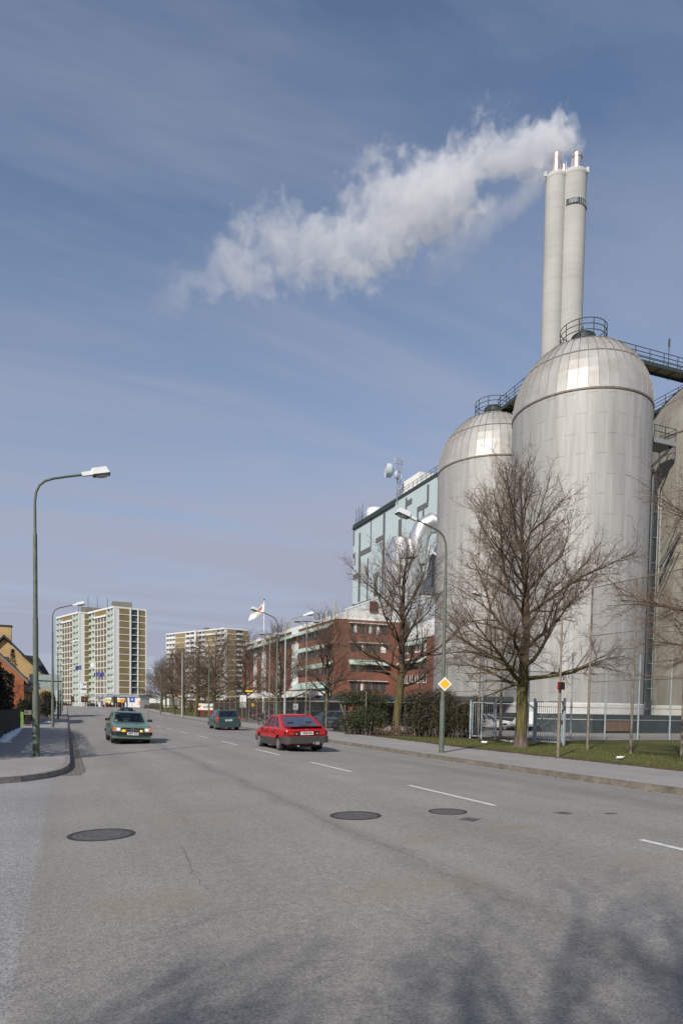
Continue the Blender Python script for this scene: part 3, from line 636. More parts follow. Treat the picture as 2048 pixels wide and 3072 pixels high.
br_ = MB(); a, b = between(S1, S3); br_.tube([(47.6,48.4,33.6),(48.9,48.4,32.2),(48.9,48.4,33.9)], .06, 5); br_.tube([(47.9,47.9,32.4),(49.3,47.9,33.9)], .03, 4); br_.tube([(47.6,47.9,33.9),(49.0,47.9,33.2)], .03, 4)
br_.build('bracket', M['railgreen'], w13, world=True)
# bucket elevator tubes between the silos
el = thing('elevator_tubes', (50.9, 47.6, 0), 'dark green vertical conveyor tubes running up beside the near silo', 'conveyor')
e = MB(); e.tube([(50.85,47.35,2.6),(50.85,47.35,23.4),(50.85,47.35,24.6)], [.42,.42,.12], 14); e.tube([(51.8,47.9,1.5),(51.8,47.9,20.8),(51.8,47.9,22)], [.38,.38,.1], 14); e.build('tube', M['tubegreen'], el, smooth=50, world=True)
MB().lathe([(.001,1.3),(.25,1.35),(.5,2.6),(.42,2.7)], 14, (50.85,47.35,0)).build('spout', M['tubegreen'], el, smooth=50, world=True)
l_ = MB()
for dx in (-.16,.16): l_.tube([(51.2+dx,46.75,2.9),(51.2+dx,46.75,22.5)], .025, 4)
for i in range(64): l_.tube([(51.04,46.75,3.0+i*.3),(51.36,46.75,3.0+i*.3)], .014, 4)
for i in range(8): l_.tube([(50.6,46.83,4+i*2.35),(51.9,46.83,4+i*2.35)], .045, 4)
l_.build('ladder', M['galv'], el, world=True)
c_ = MB(); c_.tube([(52.0,47.3,15.6),(53.9,46.6,18.9)], .16, 8); c_.tube([(52.3,47.6,14.5),(54.2,46.9,17.6)], .05, 6); c_.tube([(52.0,47.2,17.0),(53.6,46.6,20.3),(54.3,46.3,19.6),(54.2,46.4,17.7),(52.2,47.2,14.4)], .05, 6); c_.build('chute', M['tubegreen'], el, world=True)
bc = thing('service_platform', (51.3, 47.3, 26.6), 'small railed service platform high on the side of the near silo', 'platform')
q = MB(); q.box(-1.5,1.2,-.9,.9,0,.45); q.build('deck', M['galv'], bc)
q = MB()
for z in (1.0,1.55): q.tube([(-1.5,-.9,z),(1.2,-.9,z),(1.2,.9,z)], .035, 5)
for p in ((-1.5,-.9),(-.15,-.9),(1.2,-.9),(1.2,0),(1.2,.9)): q.tube([(*p,.4),(*p,1.55)], .04, 5)
q.build('railing', M['railgreen'], bc); MB().tube([(1.0,-.6,.0),(-1.4,-.6,-2.2)], .12, 6).build('strut', M['railgreen'], bc)
# caged ladder on the right silo (facing the street)
cl = thing('caged_ladder', (54.3, 45.2, 0), 'rusty caged ladder climbing the silo at the right edge', 'ladder')
q = MB(); P = Vector((54.35,44.75,0)); dx = Vector((.60,-.45,0)); sx = Vector((.6,.8,0)); sx.normalize(); ox = Vector((-.8,-.6,0))
for s in (-.25,.25): q.tube([P+sx*s+Vector((0,0,2.5)), P+sx*s+Vector((0,0,30.5))], .035, 4)
for i in range(92): q.tube([P+sx*-.25+Vector((0,0,2.6+i*.3)), P+sx*.25+Vector((0,0,2.6+i*.3))], .015, 4)
q.build('ladder', M['galv'], cl, world=True)
q = MB()
for i in range(26): q.tube([P+sx*(-.4*cos(a_))+ox*(.75*sin(a_))+Vector((0,0,4.5+i*1.0)) for a_ in [pi*j/6 for j in range(7)]], .02, 4)
for a_ in (pi/6, pi/2, 5*pi/6): q.tube([P+sx*(-.4*cos(a_))+ox*(.75*sin(a_))+Vector((0,0,4.5)), P+sx*(-.4*cos(a_))+ox*(.75*sin(a_))+Vector((0,0,29.5))], .02, 4)
q.build('cage', M['rustpost'], cl, world=True)
# ---------------------------------------------------------------- chimney
ch = thing('chimney', (97, 117, 0), 'tall pale concrete chimney of joined round shafts with three steel flues', 'chimney')
CT = 114.0
def shaft(c, r, zt_, name='shaft'):
    o = MB().lathe([(r,0),(r,zt_)], 48, (c[0],c[1],0)).build(name, M['chim'], ch, smooth=40, world=True)
    MB().lathe([(r+.02,zt_-.1),(r+.08,zt_),(r+.08,zt_+.75),(r-.25,zt_+.75),(r-.25,zt_-.2),(.01,zt_-.2)], 48, (c[0],c[1],0)).build('rim', M['rimc'], ch, smooth=40, world=True)
def conc():
    m = bpy.data.materials.new('slipformed_concrete'); m.use_nodes = True; nt = m.node_tree; N = nt.nodes.new; L = nt.links.new
    b = nt.nodes['Principled BSDF']; b.inputs['Roughness'].default_value = 0.9; b.inputs['Specular IOR Level'].default_value = 0.2
    tc = N('ShaderNodeTexCoord'); mp = N('ShaderNodeMapping'); mp.inputs['Scale'].default_value = (0.05,0.05,0.9); L(tc.outputs['Object'], mp.inputs[0])
    n = N('ShaderNodeTexNoise'); n.inputs['Scale'].default_value = 1.0; n.inputs['Detail'].default_value = 8; n.inputs['Roughness'].default_value = 0.75; L(mp.outputs[0], n.inputs['Vector'])
    n2 = N('ShaderNodeTexNoise'); n2.inputs['Scale'].default_value = 0.12; n2.inputs['Detail'].default_value = 5; L(tc.outputs['Object'], n2.inputs['Vector'])
    ad = N('ShaderNodeMath'); ad.operation = 'ADD'; L(n.outputs['Fac'], ad.inputs[0]); L(n2.outputs['Fac'], ad.inputs[1])
    rp = N('ShaderNodeValToRGB'); rp.color_ramp.elements[0].position = 0.36; rp.color_ramp.elements[1].position = 0.64
    hv = N('ShaderNodeMath'); hv.operation = 'MULTIPLY'; hv.inputs[1].default_value = 0.5; L(ad.outputs[0], hv.inputs[0])
    rp.color_ramp.elements[0].color = (0.375,0.37,0.345,1); rp.color_ramp.elements[1].color = (0.475,0.47,0.445,1); L(hv.outputs[0], rp.inputs[0]); L(rp.outputs[0], b.inputs['Base Color']); return m
M['chim'] = conc(); M['rimc'] = mat('pale_rim_concrete', (0.55,0.54,0.50), 0.8, var=0.12)
CL, CRt, CM = (95.8,117.6), (99.3,116.3), (98.6,118.6)
shaft(CL, 2.1, CT); shaft(CRt, 2.7, CT+.4); shaft(CM, 2.4, CT-.1)
def flue(c, r, z0, z1, lip=False):
    pr = [(r,z0),(r,z1)]
    if lip: pr += [(r+.14,z1),(r+.14,z1+.75)]; z1 += .75; r += .14
    pr += [(r-.12,z1+.02),(r-.15,z1-1.5)]
    MB().lathe(pr, 32, (c[0],c[1],0)).build('flue', M['steelpipe'], ch, smooth=40, world=True)
flue(CL, .98, CT-.2, CT+5.3); flue((98.0,117.9), .72, CT-.4, CT+3.9); flue((99.9,116.2), 1.03, CT, CT+4.8, True)
# observation band near the top and the small opening lower down
bw = MB(); fa, fb = R(203), R(322)
bw.lathe([(2.78,107.7),(2.78,108.9)], 30, (CRt[0],CRt[1],0), fa, fb); bw.build('window_band', M['bglass'], ch, smooth=40, world=True)
q = MB()
for i in range(11):
    an = fa+(fb-fa)*i/10; q.box(CRt[0]+2.83*cos(an)-.07, CRt[0]+2.83*cos(an)+.07, CRt[1]+2.83*sin(an)-.07, CRt[1]+2.83*sin(an)+.07, 107.7, 108.9)
for i in (1,2,3):
    an = fa+(fb-fa)*(i+.5)/10; q.box(CRt[0]+2.81*cos(an)-.2, CRt[0]+2.81*cos(an)+.2, CRt[1]+2.81*sin(an)-.2, CRt[1]+2.81*sin(an)+.2, 107.8, 108.8)
q.build('mullion', M['galv'], ch, world=True)
MB().lathe([(2.85,108.9),(2.85,109.12),(2.72,109.12)], 30, (CRt[0],CRt[1],0), fa, fb).build('window_hood', M['mint'], ch, smooth=40, world=True)
q = MB(frame((101.4,114.3,83), 35, 1)); q.box(-.3,.3,-.35,.05,-.5,.6); q.build('vent', M['black'], ch, world=True)
q = MB()
for (x, y, z, h) in ((93.4,118.2,CT,1.6),(96.9,115.9,CT,3.1),(97.3,115.8,CT,2.2),(98.0,115.4,CT,2.4),(97.8,115.2,CT+.4,3.2),(101.9,115.5,CT+.4,2.0),(102.1,115.9,CT+.4,1.6),(102.3,116.4,CT-.6,2.2)): q.tube([(x,y,z),(x,y,z+h)], .06, 5)
for (x, y, z, s) in ((93.3,118.0,CT+.9,.45),(101.7,114.9,CT+2.2,.5),(102.4,116.2,CT+.8,.3)): q.box(x-s*.5,x+s*.5,y-s*.5,y+s*.5,z-s,z+s)
q.build_each('antenna', M['white'], ch, world=True)
# ---------------------------------------------------------------- smoke: a real plume drifting off the right flue
def smoke():
    ax = Vector((-0.9233, 0.3834, -0.0165)); up = Vector((-0.0165, 0.0033, 0.9999)); up = (up-ax*up.dot(ax)).normalized(); dn = ax.cross(up)
    rot = Matrix((ax, up, dn)).transposed()
    K = 0.063; PX = [(1497,185,32),(1470,152,58),(1400,150,90),(1300,168,86),(1200,190,116),(1100,238,142),(1000,268,152),(900,300,150),(800,350,158),(700,412,146),(600,436,122),(500,425,136),(400,440,128),(300,475,112),(200,540,100),(100,605,76),(10,640,44)]
    C = [((1492-x)*K, (205-y)*K, r*K) for x, y, r in PX]
    Lx = C[-1][0]
    m = bpy.data.materials.new('smoke_volume'); m.use_nodes = True; nt = m.node_tree; nt.nodes.clear(); N = nt.nodes.new; L = nt.links.new
    def math(op, a, c=None, d=None, clamp=False):
        n = N('ShaderNodeMath'); n.operation = op; n.use_clamp = clamp
        for i, q in enumerate((a, c, d)):
            if q is None: continue
            if isinstance(q, (int, float)): n.inputs[i].default_value = q
            else: L(q, n.inputs[i])
        return n.outputs[0]
    tc = N('ShaderNodeTexCoord')
    wn = N('ShaderNodeTexNoise'); wn.inputs['Scale'].default_value = 0.085; wn.inputs['Detail'].default_value = 3; L(tc.outputs['Object'], wn.inputs['Vector'])
    w1 = N('ShaderNodeVectorMath'); w1.operation = 'SUBTRACT'; L(wn.outputs['Color'], w1.inputs[0]); w1.inputs[1].default_value = (.5,.5,.5)
    sx = N('ShaderNodeSeparateXYZ'); L(tc.outputs['Object'], sx.inputs[0])
    amp = math('MULTIPLY_ADD', sx.outputs[0], 0.13, 1.0); amp = math('MINIMUM', amp, 9.0)
    w2 = N('ShaderNodeVectorMath'); w2.operation = 'SCALE'; L(w1.outputs[0], w2.inputs[0]); L(amp, w2.inputs['Scale'])
    pw = N('ShaderNodeVectorMath'); pw.operation = 'ADD'; L(tc.outputs['Object'], pw.inputs[0]); L(w2.outputs[0], pw.inputs[1])
    sp = N('ShaderNodeSeparateXYZ'); L(pw.outputs[0], sp.inputs[0])
    def curve(vals, lo, hi):
        n = N('ShaderNodeFloatCurve'); cv = n.mapping.curves[0]
        while len(cv.points) < len(vals): cv.points.new(0.5, 0.5)
        for p, (x, v) in zip(cv.points, sorted(vals)): p.location = (min(1, max(0, x/Lx)), (v-lo)/(hi-lo)); p.handle_type = 'AUTO'
        n.mapping.use_clip = False; n.mapping.update()
        xn = math('DIVIDE', sp.outputs[0], Lx, clamp=True); L(xn, n.inputs['Value'])
        return math('MULTIPLY_ADD', n.outputs[0], hi-lo, lo)
    cy = curve([(x, y) for x, y, r in C], -32, 8); rr = curve([(x, r) for x, y, r in C], 0, 12)
    cy = math('SUBTRACT', cy, math('MINIMUM', math('MULTIPLY', math('MAXIMUM', sx.outputs[0], 0.0), 0.17), 5.2)); dy = math('SUBTRACT', sp.outputs[1], cy); dz = sp.outputs[2]
    d = math('DIVIDE', math('SQRT', math('ADD', math('MULTIPLY', dy, dy), math('MULTIPLY', math('MULTIPLY', dz, dz), 1.3))), rr)
    # second, thin lower wisp leaving the left flue
    nn = N('ShaderNodeTexNoise'); nn.inputs['Scale'].default_value = 0.30; nn.inputs['Detail'].default_value = 6; nn.inputs['Roughness'].default_value = 0.58; nn.inputs['Distortion'].default_value = 0.4; L(tc.outputs['Object'], nn.inputs['Vector'])
    nb = N('ShaderNodeTexNoise'); nb.inputs['Scale'].default_value = 0.13; nb.inputs['Detail'].default_value = 2; L(tc.outputs['Object'], nb.inputs['Vector'])
    fl = math('ADD', math('MULTIPLY', math('SUBTRACT', nn.outputs['Fac'], 0.5), 2.9), math('MULTIPLY', math('SUBTRACT', nb.outputs['Fac'], 0.5), 1.9))
    xr_ = math('DIVIDE', sp.outputs[0], Lx, clamp=True)
    body = math('ADD', math('SUBTRACT', 0.91, d), fl)
    # gap of sky between the main roll and the lower wisp
    hx = math('DIVIDE', math('SUBTRACT', sx.outputs[0], (1492-1235)*K), 7.5); hy = math('DIVIDE', math('SUBTRACT', sx.outputs[1], (205-292)*K), 3.2)
    hole = math('SUBTRACT', 1.0, math('ADD', math('MULTIPLY', hx, hx), math('MULTIPLY', hy, hy)), clamp=True)
    body = math('SUBTRACT', body, math('MULTIPLY', hole, 1.9))
    # the wisp itself: a thin band under the gap
    wl = math('MULTIPLY_ADD', sx.outputs[0], -0.66, -0.6)        # its centre line
    wd = math('DIVIDE', math('ABSOLUTE', math('SUBTRACT', sp.outputs[1], wl)), math('MULTIPLY_ADD', sx.outputs[0], 0.16, 1.3))
    wr = math('SQRT', math('ADD', math('MULTIPLY', wd, wd), math('MULTIPLY', math('MULTIPLY', dz, dz), 0.05)))
    wx = math('MULTIPLY', math('SUBTRACT', math('DIVIDE', sx.outputs[0], 4.0), 1.0, clamp=True), math('SUBTRACT', 1.0, math('DIVIDE', math('SUBTRACT', sx.outputs[0], 24), 9.0, clamp=True)))
    wisp = math('MULTIPLY', math('MULTIPLY', math('ADD', math('SUBTRACT', 0.9, wr), math('MULTIPLY', fl, 0.8), clamp=True), wx), 0.22)
    kk = math('MULTIPLY_ADD', xr_, -3.4, 5.0); body = math('MULTIPLY', body, kk, clamp=True)
    sharp = math('MULTIPLY', body, body)
    dens = math('MULTIPLY', math('SUBTRACT', 1.0, math('POWER', xr_, 0.45)), 0.33); dens = math('ADD', dens, 0.028)
    tail = math('SUBTRACT', 1.0, math('MULTIPLY', math('SUBTRACT', xr_, 0.86), 6.0, clamp=True))
    D = math('MULTIPLY', math('MULTIPLY', math('MULTIPLY', sharp, dens), tail), math('MULTIPLY_ADD', sx.outputs[0], 0.8, 0.9, clamp=True)); D = math('ADD', D, math('MULTIPLY', wisp, 0.35))
    pv_ = N('ShaderNodeVolumePrincipled'); pv_.inputs['Color'].default_value = (0.985, 0.985, 0.99, 1); pv_.inputs['Anisotropy'].default_value = 0.0
    L(D, pv_.inputs['Density']); o = N('ShaderNodeOutputMaterial'); L(pv_.outputs[0], o.inputs['Volume'])
    # envelope
    e = MB(); pts = []; rad = []
    for i, (x, y, r) in enumerate(C): pts.append(Vector((x, y-min(5.2, .17*x)*.8-(1.0 if 0 < x < 40 else 0), 0))); rad.append(r*1.6+(3.0 if 8 < x < 40 else .9))
    pts = [Vector((-2.2, .4, 0))]+pts+[Vector((Lx+6, C[-1][1]-6, 0))]; rad = [.5]+rad+[2.0]
    e.tube(pts, rad, 20); o_ = e.build('smoke', m, smooth=60)
    o_.matrix_basis = Matrix.Translation((100.1,116.15,119.6)) @ rot.to_4x4()
    tag(o_, 'long white smoke plume drifting left from the chimney flues', 'smoke', kind='stuff')
smoke()
# ---------------------------------------------------------------- pale blue plant building
pl = thing('power_plant', (72.2, 150, 0), 'tall pale blue industrial building with dark abstract stripes behind the silos', 'building')
F = frame((72.2,167.8,0), 0, -1)
M['plant'] = mat('pale_blue_cladding', (0.47,0.555,0.57), 0.6, var=0.05, scale=0.12)
MB(F).box(-78,0,-45,0,0,51).build('wall', M['plant'], pl, world=True)
q = MB(F); q.box(-78.2,.2,-45.2,.12,51,51.8); q.box(-25,-.2,0,.5,50.4,51.02); q.build('roof_edge', M['railgreen'], pl, world=True)
q = MB(F)
for s in range(0, 80): q.box(-s-.03, -s+.03, .005, .02, 20, 51)
q.build('cladding_joint', M['lightblue'], pl, world=True)
q = MB(F)
for s0,s1,z0,z1 in ((-.75,-.1,46.1,50.3),(-4.9,-3.9,42,48.6),(-5.2,-3.9,30.5,42),(-11.7,-4.9,42.3,43.6),(-11.65,-11.2,43.6,50.6),(-3.9,-.3,36.9,38.2),(-1.4,0,42.9,44.0),(-1.5,-.9,40.7,42.9),(-10.2,-9.5,30.1,40.8),(-9.5,-8.6,36.7,38.6),(-16,-13.8,30.4,36.2),
                    (-19.6,-18.5,38,50.0),(-20,-18.4,30,38),(-18.5,-14.5,43.7,44.8),(-28.3,-26.8,42.3,46.3),(-30.8,-30.1,47.9,50.4),(-33.2,-30.8,48.4,49.6),(-40.8,-40,46.9,50.4),(-40.6,-35.7,45.7,46.8),(-38.9,-38.2,43.1,45.7),(-36.3,-35.7,43.8,45.7),(-45.2,-41.2,33.7,35.0),(-43.7,-42.9,28,33.7)):
    q.box(s0,s1,0.0,.10,z0,z1)
q.build_each('stripe', M['stripe'], pl, world=True)
q = MB(F); q.box(-1.5,-.5,0,.3,28.5,30.2); q.box(-12,-1,0,.2,28.5,30.0); q.build('plinth_band', M['darkgrey'], pl, world=True)
q = MB(F); q.box(-33.6,-25.3,-7,-1.5,51.5,55.6)
for s in range(20): q.box(-33.5+s*.42,-33.4+s*.42,-1.5,-1.42,51.6,55.5)
q.build('penthouse', M['white'], pl, world=True)
q = MB(F); q.lathe([(2.3,51.5),(2.3,53.6),(1.9,54.6),(.001,54.9)], 20, (-7,-3,0)); q.build('roof_tank', M['white'], pl, smooth=50, world=True)
q = MB(F)
for z in (52.5,53.1): q.tube([(-78,.05,z),(-25.3,.05,z)], .06, 4); q.tube([(-9,-.2,z-.2),(0,-.2,z-.2)], .05, 4)
for s in range(27): q.tube([(-25.5-s*2,.05,51.6),(-25.5-s*2,.05,53.1)], .06, 4)
for (s, n_, h) in ((-.6,-.5,4.5),(-1.4,-.8,4.9),(-2.2,-1,4.2),(-3.0,-1,3.2),(-3.8,-.9,5.2)): q.tube([(s,n_,51.5),(s,n_,51.5+h)], .07, 5)
q.build('railing', M['railgreen'], pl, world=True)
# dishes and mast on the plant roof
dm = thing('dish_mast', (72.0,141.3,51.8), 'lattice mast with two grey drum antennas on the blue building roof', 'antenna')
q = MB()
for dx, dy in ((-.4,-.4),(.4,-.4),(0,.5)): q.tube([(dx,dy,-1.5),(dx,dy,9.0)], .09, 5)
for i in range(10): q.tube([(-.4,-.4,i*.9),(.4,-.4,i*.9+.9),(0,.5,i*.9),(-.4,-.4,i*.9+.9)], .05, 4)
q.tube([(-1.1,0,7.6),(1.2,0,7.6)], .07, 5); q.tube([(-1.1,0,7.6),(-1.1,0,9.0)], .05, 4); q.tube([(.9,0,7.6),(.9,0,9.1)], .05, 4); q.build('mast', M['galv'], dm)
def drum(nm, c, ax, r, w):
    o = MB(Matrix.Translation(c) @ Vector(ax).to_track_quat('Z','Y').to_matrix().to_4x4()).lathe([(.001,-w*.7),(r*.5,-w*.6),(r*.98,-w*.1),(r,0),(r,w),(r*.97,w),(r*.9,w-.12),(.001,w+.05)], 28)
    return o.build(nm, M['lightblue'], dm, smooth=45)
drum('dish', (-2.2,-.2,5.6), (-.95,.25,.0), 1.55, 1.1); drum('dish', (-.8,-.9,4.5), (.5,-.85,0), .95, .6)
# duct and drum in front of the facade
fl = thing('flue_duct', (64,121.5,22), 'shiny bent steel duct on a grey drum before the blue facade', 'duct')
DC = (63.6,121.8)
MB().lathe([(4.0,21.5),(4.0,31.3),(4.06,31.3),(4.06,31.6)], 40, (*DC,0)).build('drum', M['drum'], fl, smooth=40, world=True)
q = MB(); rows = [(0,0,31.5,4.0),(-.2,0.3,33.2,3.4),(-.3,.4,35,2.8),(0,.2,36.4,2.3)]
q.tube([(DC[0]+a, DC[1]+b, z) for a,b,z,r in rows], [r for *_,r in rows], 24, caps=False); q.build('hood', M['duct'], fl, smooth=50, world=True)
pth = [(DC[0]+2.0,DC[1]-2.0,31.2),(DC[0]+2.0,DC[1]-2.2,34),(DC[0]+2.1,DC[1]-2.5,36.4),(DC[0]+2.8,DC[1]-3.0,38.4),(DC[0]+4.4,DC[1]-3.6,39.4),(DC[0]+6.6,DC[1]-4.2,39.2),(72.6,116.6,38.4)]
q = MB(); q.tube(pth, [1.9,2.0,2.05,2.1,2.1,2.05,1.9], 18, caps=False); q.build('elbow', M['duct'], fl, smooth=60, world=True)
q = MB(); q.tube([(67.3,118.2,34.3),(70.5,116.6,31.4)], .22, 6); q.tube([(70.3,115.8,24),(70.3,115.8,34.6)], .35, 8); q.tube([(70.9,115.2,24),(70.9,115.2,34.4)], .2, 8); q.build('pipe', M['offwhite'], fl, world=True)
an = thing('annex', (62,114,0), 'plain pale blue grey annex under the steel drum', 'building')
MB().prism([(53.6,106.8),(71.9,106.0),(71.9,128),(53.6,128)], 0, 22.2).build('wall', M['lightblue'], an, world=True)
MB().prism([(53.5,106.7),(71.95,105.9),(71.95,128.1),(53.5,128.1)], 22.2, 22.5).build('roof_edge', M['offwhite'], an, world=True)
q = MB(); q.prism([(66.6,106.4),(70.4,106.2),(70.4,109),(66.6,109)], 22.5, 29.5); q.build('plant_room', M['darkgrey'], an, world=True)
q = MB()
for i in range(5): q.tube([(66.5+i*1.2,105.6,22.4),(66.5+i*1.2,105.6,28.0-(i%2)*1.6)], .16, 6)
for i in range(20): q.tube([(54+i*.9,106.5-i*.04,22.5),(54+i*.9,106.5-i*.04,23.6)], .03, 4)
q.tube([(54,106.5,23.6),(71,105.8,23.6)], .04, 4); q.build('pipe', M['galv'], an, world=True)
# ---------------------------------------------------------------- red brick office building
bb = thing('brick_office', (41.2,102.5,0), 'red brick office building with mint awnings and white vertical strips', 'building')
A0 = (41.2,102.5,0); FL_ = frame(A0, -1.5, -1); FR_ = frame(A0, 93.2, 1)
dl = Vector((sin(R(-1.5)),cos(R(-1.5)))); dr = Vector((sin(R(93.2)),cos(R(93.2))))
P = [Vector(A0[:2]), Vector(A0[:2])+dr*11.8, Vector(A0[:2])+dr*13+dl*57, Vector(A0[:2])+dl*57]
MB().prism([tuple(p) for p in P], 0, 16.6).build('wall', M['brickred'], bb, world=True)
q = MB(FL_); q.box(-.15,57,-.3,.15,16.55,17.15); q.T = FR_; q.box(.16,11.9,-.3,.08,16.6,16.95); q.build('roof_edge', M['white'], bb, world=True)
MB().extrude([(42.0,103.6,16.6),(42.0,103.6,17.6),(53.2,103.0,21.0),(53.2,103.0,16.6)], (-1.2,52,0)).build('roof', M['offwhite'], bb, world=True)
q = MB(); q.box(47.6,49.0,102.85,103.2,18.3,20.0); q.build('roof_hatch', mat('dark_red_hatch', (0.10,.04,.03), .7), bb, world=True)
q = MB(FL_)
for s0,s1,z0,z1 in ((44.9,47.2,2.9,14.0),(38,41.1,3.4,14.0),(28.8,30.6,4,14.2),(17.7,21.3,5.9,14.4),(44.9,47.2,15.6,16.6),(38,41.1,15.6,16.6),(28.8,30.6,15.6,16.6),(17.7,21.3,15.6,16.6)): q.box(s0,s1,-.05,.12,z0,z1)
q.build_each('white_strip', M['white'], bb, world=True)
def awning(FF, s0, s1, zt_, zb, out, mb): 
    mb.T = FF; mb.add([(s0,.03,zt_),(s1,.03,zt_),(s1,out,zb),(s0,out,zb),(s0,.03,zt_-.08),(s1,.03,zt_-.08),(s1,out,zb-.12),(s0,out,zb-.12)], [(0,1,2,3),(4,7,6,5),(0,4,5,1),(3,2,6,7),(0,3,7,4),(1,5,6,2)])
for (s0,s1,zt_,zb) in ((.9,17.5,16.1,15.2),(.9,17.2,12.85,11.95),(.9,17.4,9.6,8.7),(1.8,19.0,6.4,5.2),(18.2,53.8,16.0,15.1)):
    q = MB(); awning(FL_, s0, s1, zt_, zb, 1.25, q); q.build('awning', M['awning'], bb, world=True)
rnd = random.Random(3)
def win2(FF, s0, s1, z0, z1, par, blind=0):
    w = MB(FF).box(s0,s1,-.1,.015,z0,z1).build('window', M['bglass'], par, world=True)
    if blind:
        b_ = MB(FF).box(s0+(s1-s0)*(.5 if blind == 1 else .05),s1-.08,.016,.03,z0+.1,z1-.1).build('blind', M['white'], par, world=True)
for zc in (14.0,10.75,7.5,4.1):
    for i in range(11): win2(FL_, 1.3+i*1.48, 2.35+i*1.48, zc, zc+1.45, bb, blind=(1 if rnd.random() < .3 else 0))
for i in range(23): win2(FL_, 19.0+i*1.5, 20.1+i*1.5, 13.7, 15.2, bb)
for r_, (z0, z1) in enumerate(((14.3,15.95),(11.2,12.7),(7.9,9.3),(4.7,6.25))):
    for i in range(5):
        win2(FR_, 2.7+i*1.35, 3.75+i*1.35, z0, z1, bb, blind=(1 if (r_, i) in ((0,0),(0,2),(0,3),(1,1),(3,1)) else (2 if (r_, i) == (1,4) else 0)))
q = MB(); awning(FR_, 2.3, 9.4, 9.95, 9.2, .8, q); q.build('awning', M['awning'], bb, world=True)
q = MB(FR_)
for z in (16.0,12.75,6.35): q.box(2.3,9.4,0,.5,z,z+.12)
q.build_each('window_canopy', M['offwhite'], bb, world=True)
q = MB(FL_); q.box(1.5,36,.2,5,3.5,4.55); q.build('entrance_canopy', M['white'], bb, world=True)
q = MB(FL_); q.box(2,36,.0,.4,.3,3.4); q.build('entrance_glazing', M['bglass'], bb, world=True)
q = MB(FL_)
for i in range(18): q.box(2+i*2,2.12+i*2,.4,.5,.2,3.5)
q.build('glazing_bar', M['galv'], bb, world=True)
for x in (46.72,47.14): MB().lathe([(.2,16),(.2,21.7),(.16,21.7),(.16,21)], 12, (x,117,0)).build('flue_pipe', M['galv'], bb, smooth=50, world=True)
MB().lathe([(.5,16),(.5,20.2),(.001,20.3)], 12, (45.9,119,0)).build('roof_vent', M['galv'], bb, smooth=50, world=True); MB().box(44.2,45.4,139,140,17,20.5).build('roof_box', M['galv'], bb, world=True)
# brick wing coming forward
wg = thing('brick_wing', (53,101.9,0), 'lower red brick wing with a pale roof beside the near silo', 'building')
FW = frame((53,101.7,0), 182, 1)
MB(FW).box(0,11.6,-12,0,0,13.5).build('wall', M['brickred'], wg, world=True)
q = MB(FW); q.add([(-.1,.25,13.45),(11.7,.25,13.45),(11.7,-5,17.2),(-.1,-5,17.2),(-.1,.25,13.2),(11.7,.25,13.2),(11.7,-5,13.2),(-.1,-5,13.2)], [(0,1,2,3),(4,7,6,5),(0,4,5,1),(1,5,6,2),(2,6,7,3),(3,7,4,0)]); q.build('roof', M['offwhite'], wg, world=True)
for zt_, zb in ((13.1,12.3),(10.2,9.4)):
    q = MB(); awning(FW, .3, 9.5, zt_, zb, 1.0, q); q.build('awning', M['awning'], wg, world=True)
for z0, z1 in ((10.9,12.5),(8.2,9.7)):
    for i in range(6): win2(FW, .6+i*1.5, 1.8+i*1.5, z0, z1, wg, blind=2 if z0 > 10 and i not in (2,) else 0)
for i in range(5): win2(FW, .7+i*1.95, 1.7+i*1.95, 6.15, 7.4, wg, blind=0); 
q = MB(FW)
for i in range(5): q.box(.6+i*1.95,1.8+i*1.95,.01,.09,6.02,6.14); q.box(.62+i*1.95,.7+i*1.95,.01,.05,6.15,7.45); q.box(1.7+i*1.95,1.78+i*1.95,.01,.05,6.15,7.45)
q.build('sill', M['white'], wg, world=True)
for i in range(5): win2(FW, .7+i*1.95, 1.7+i*1.95, 2.9, 4.0, wg)
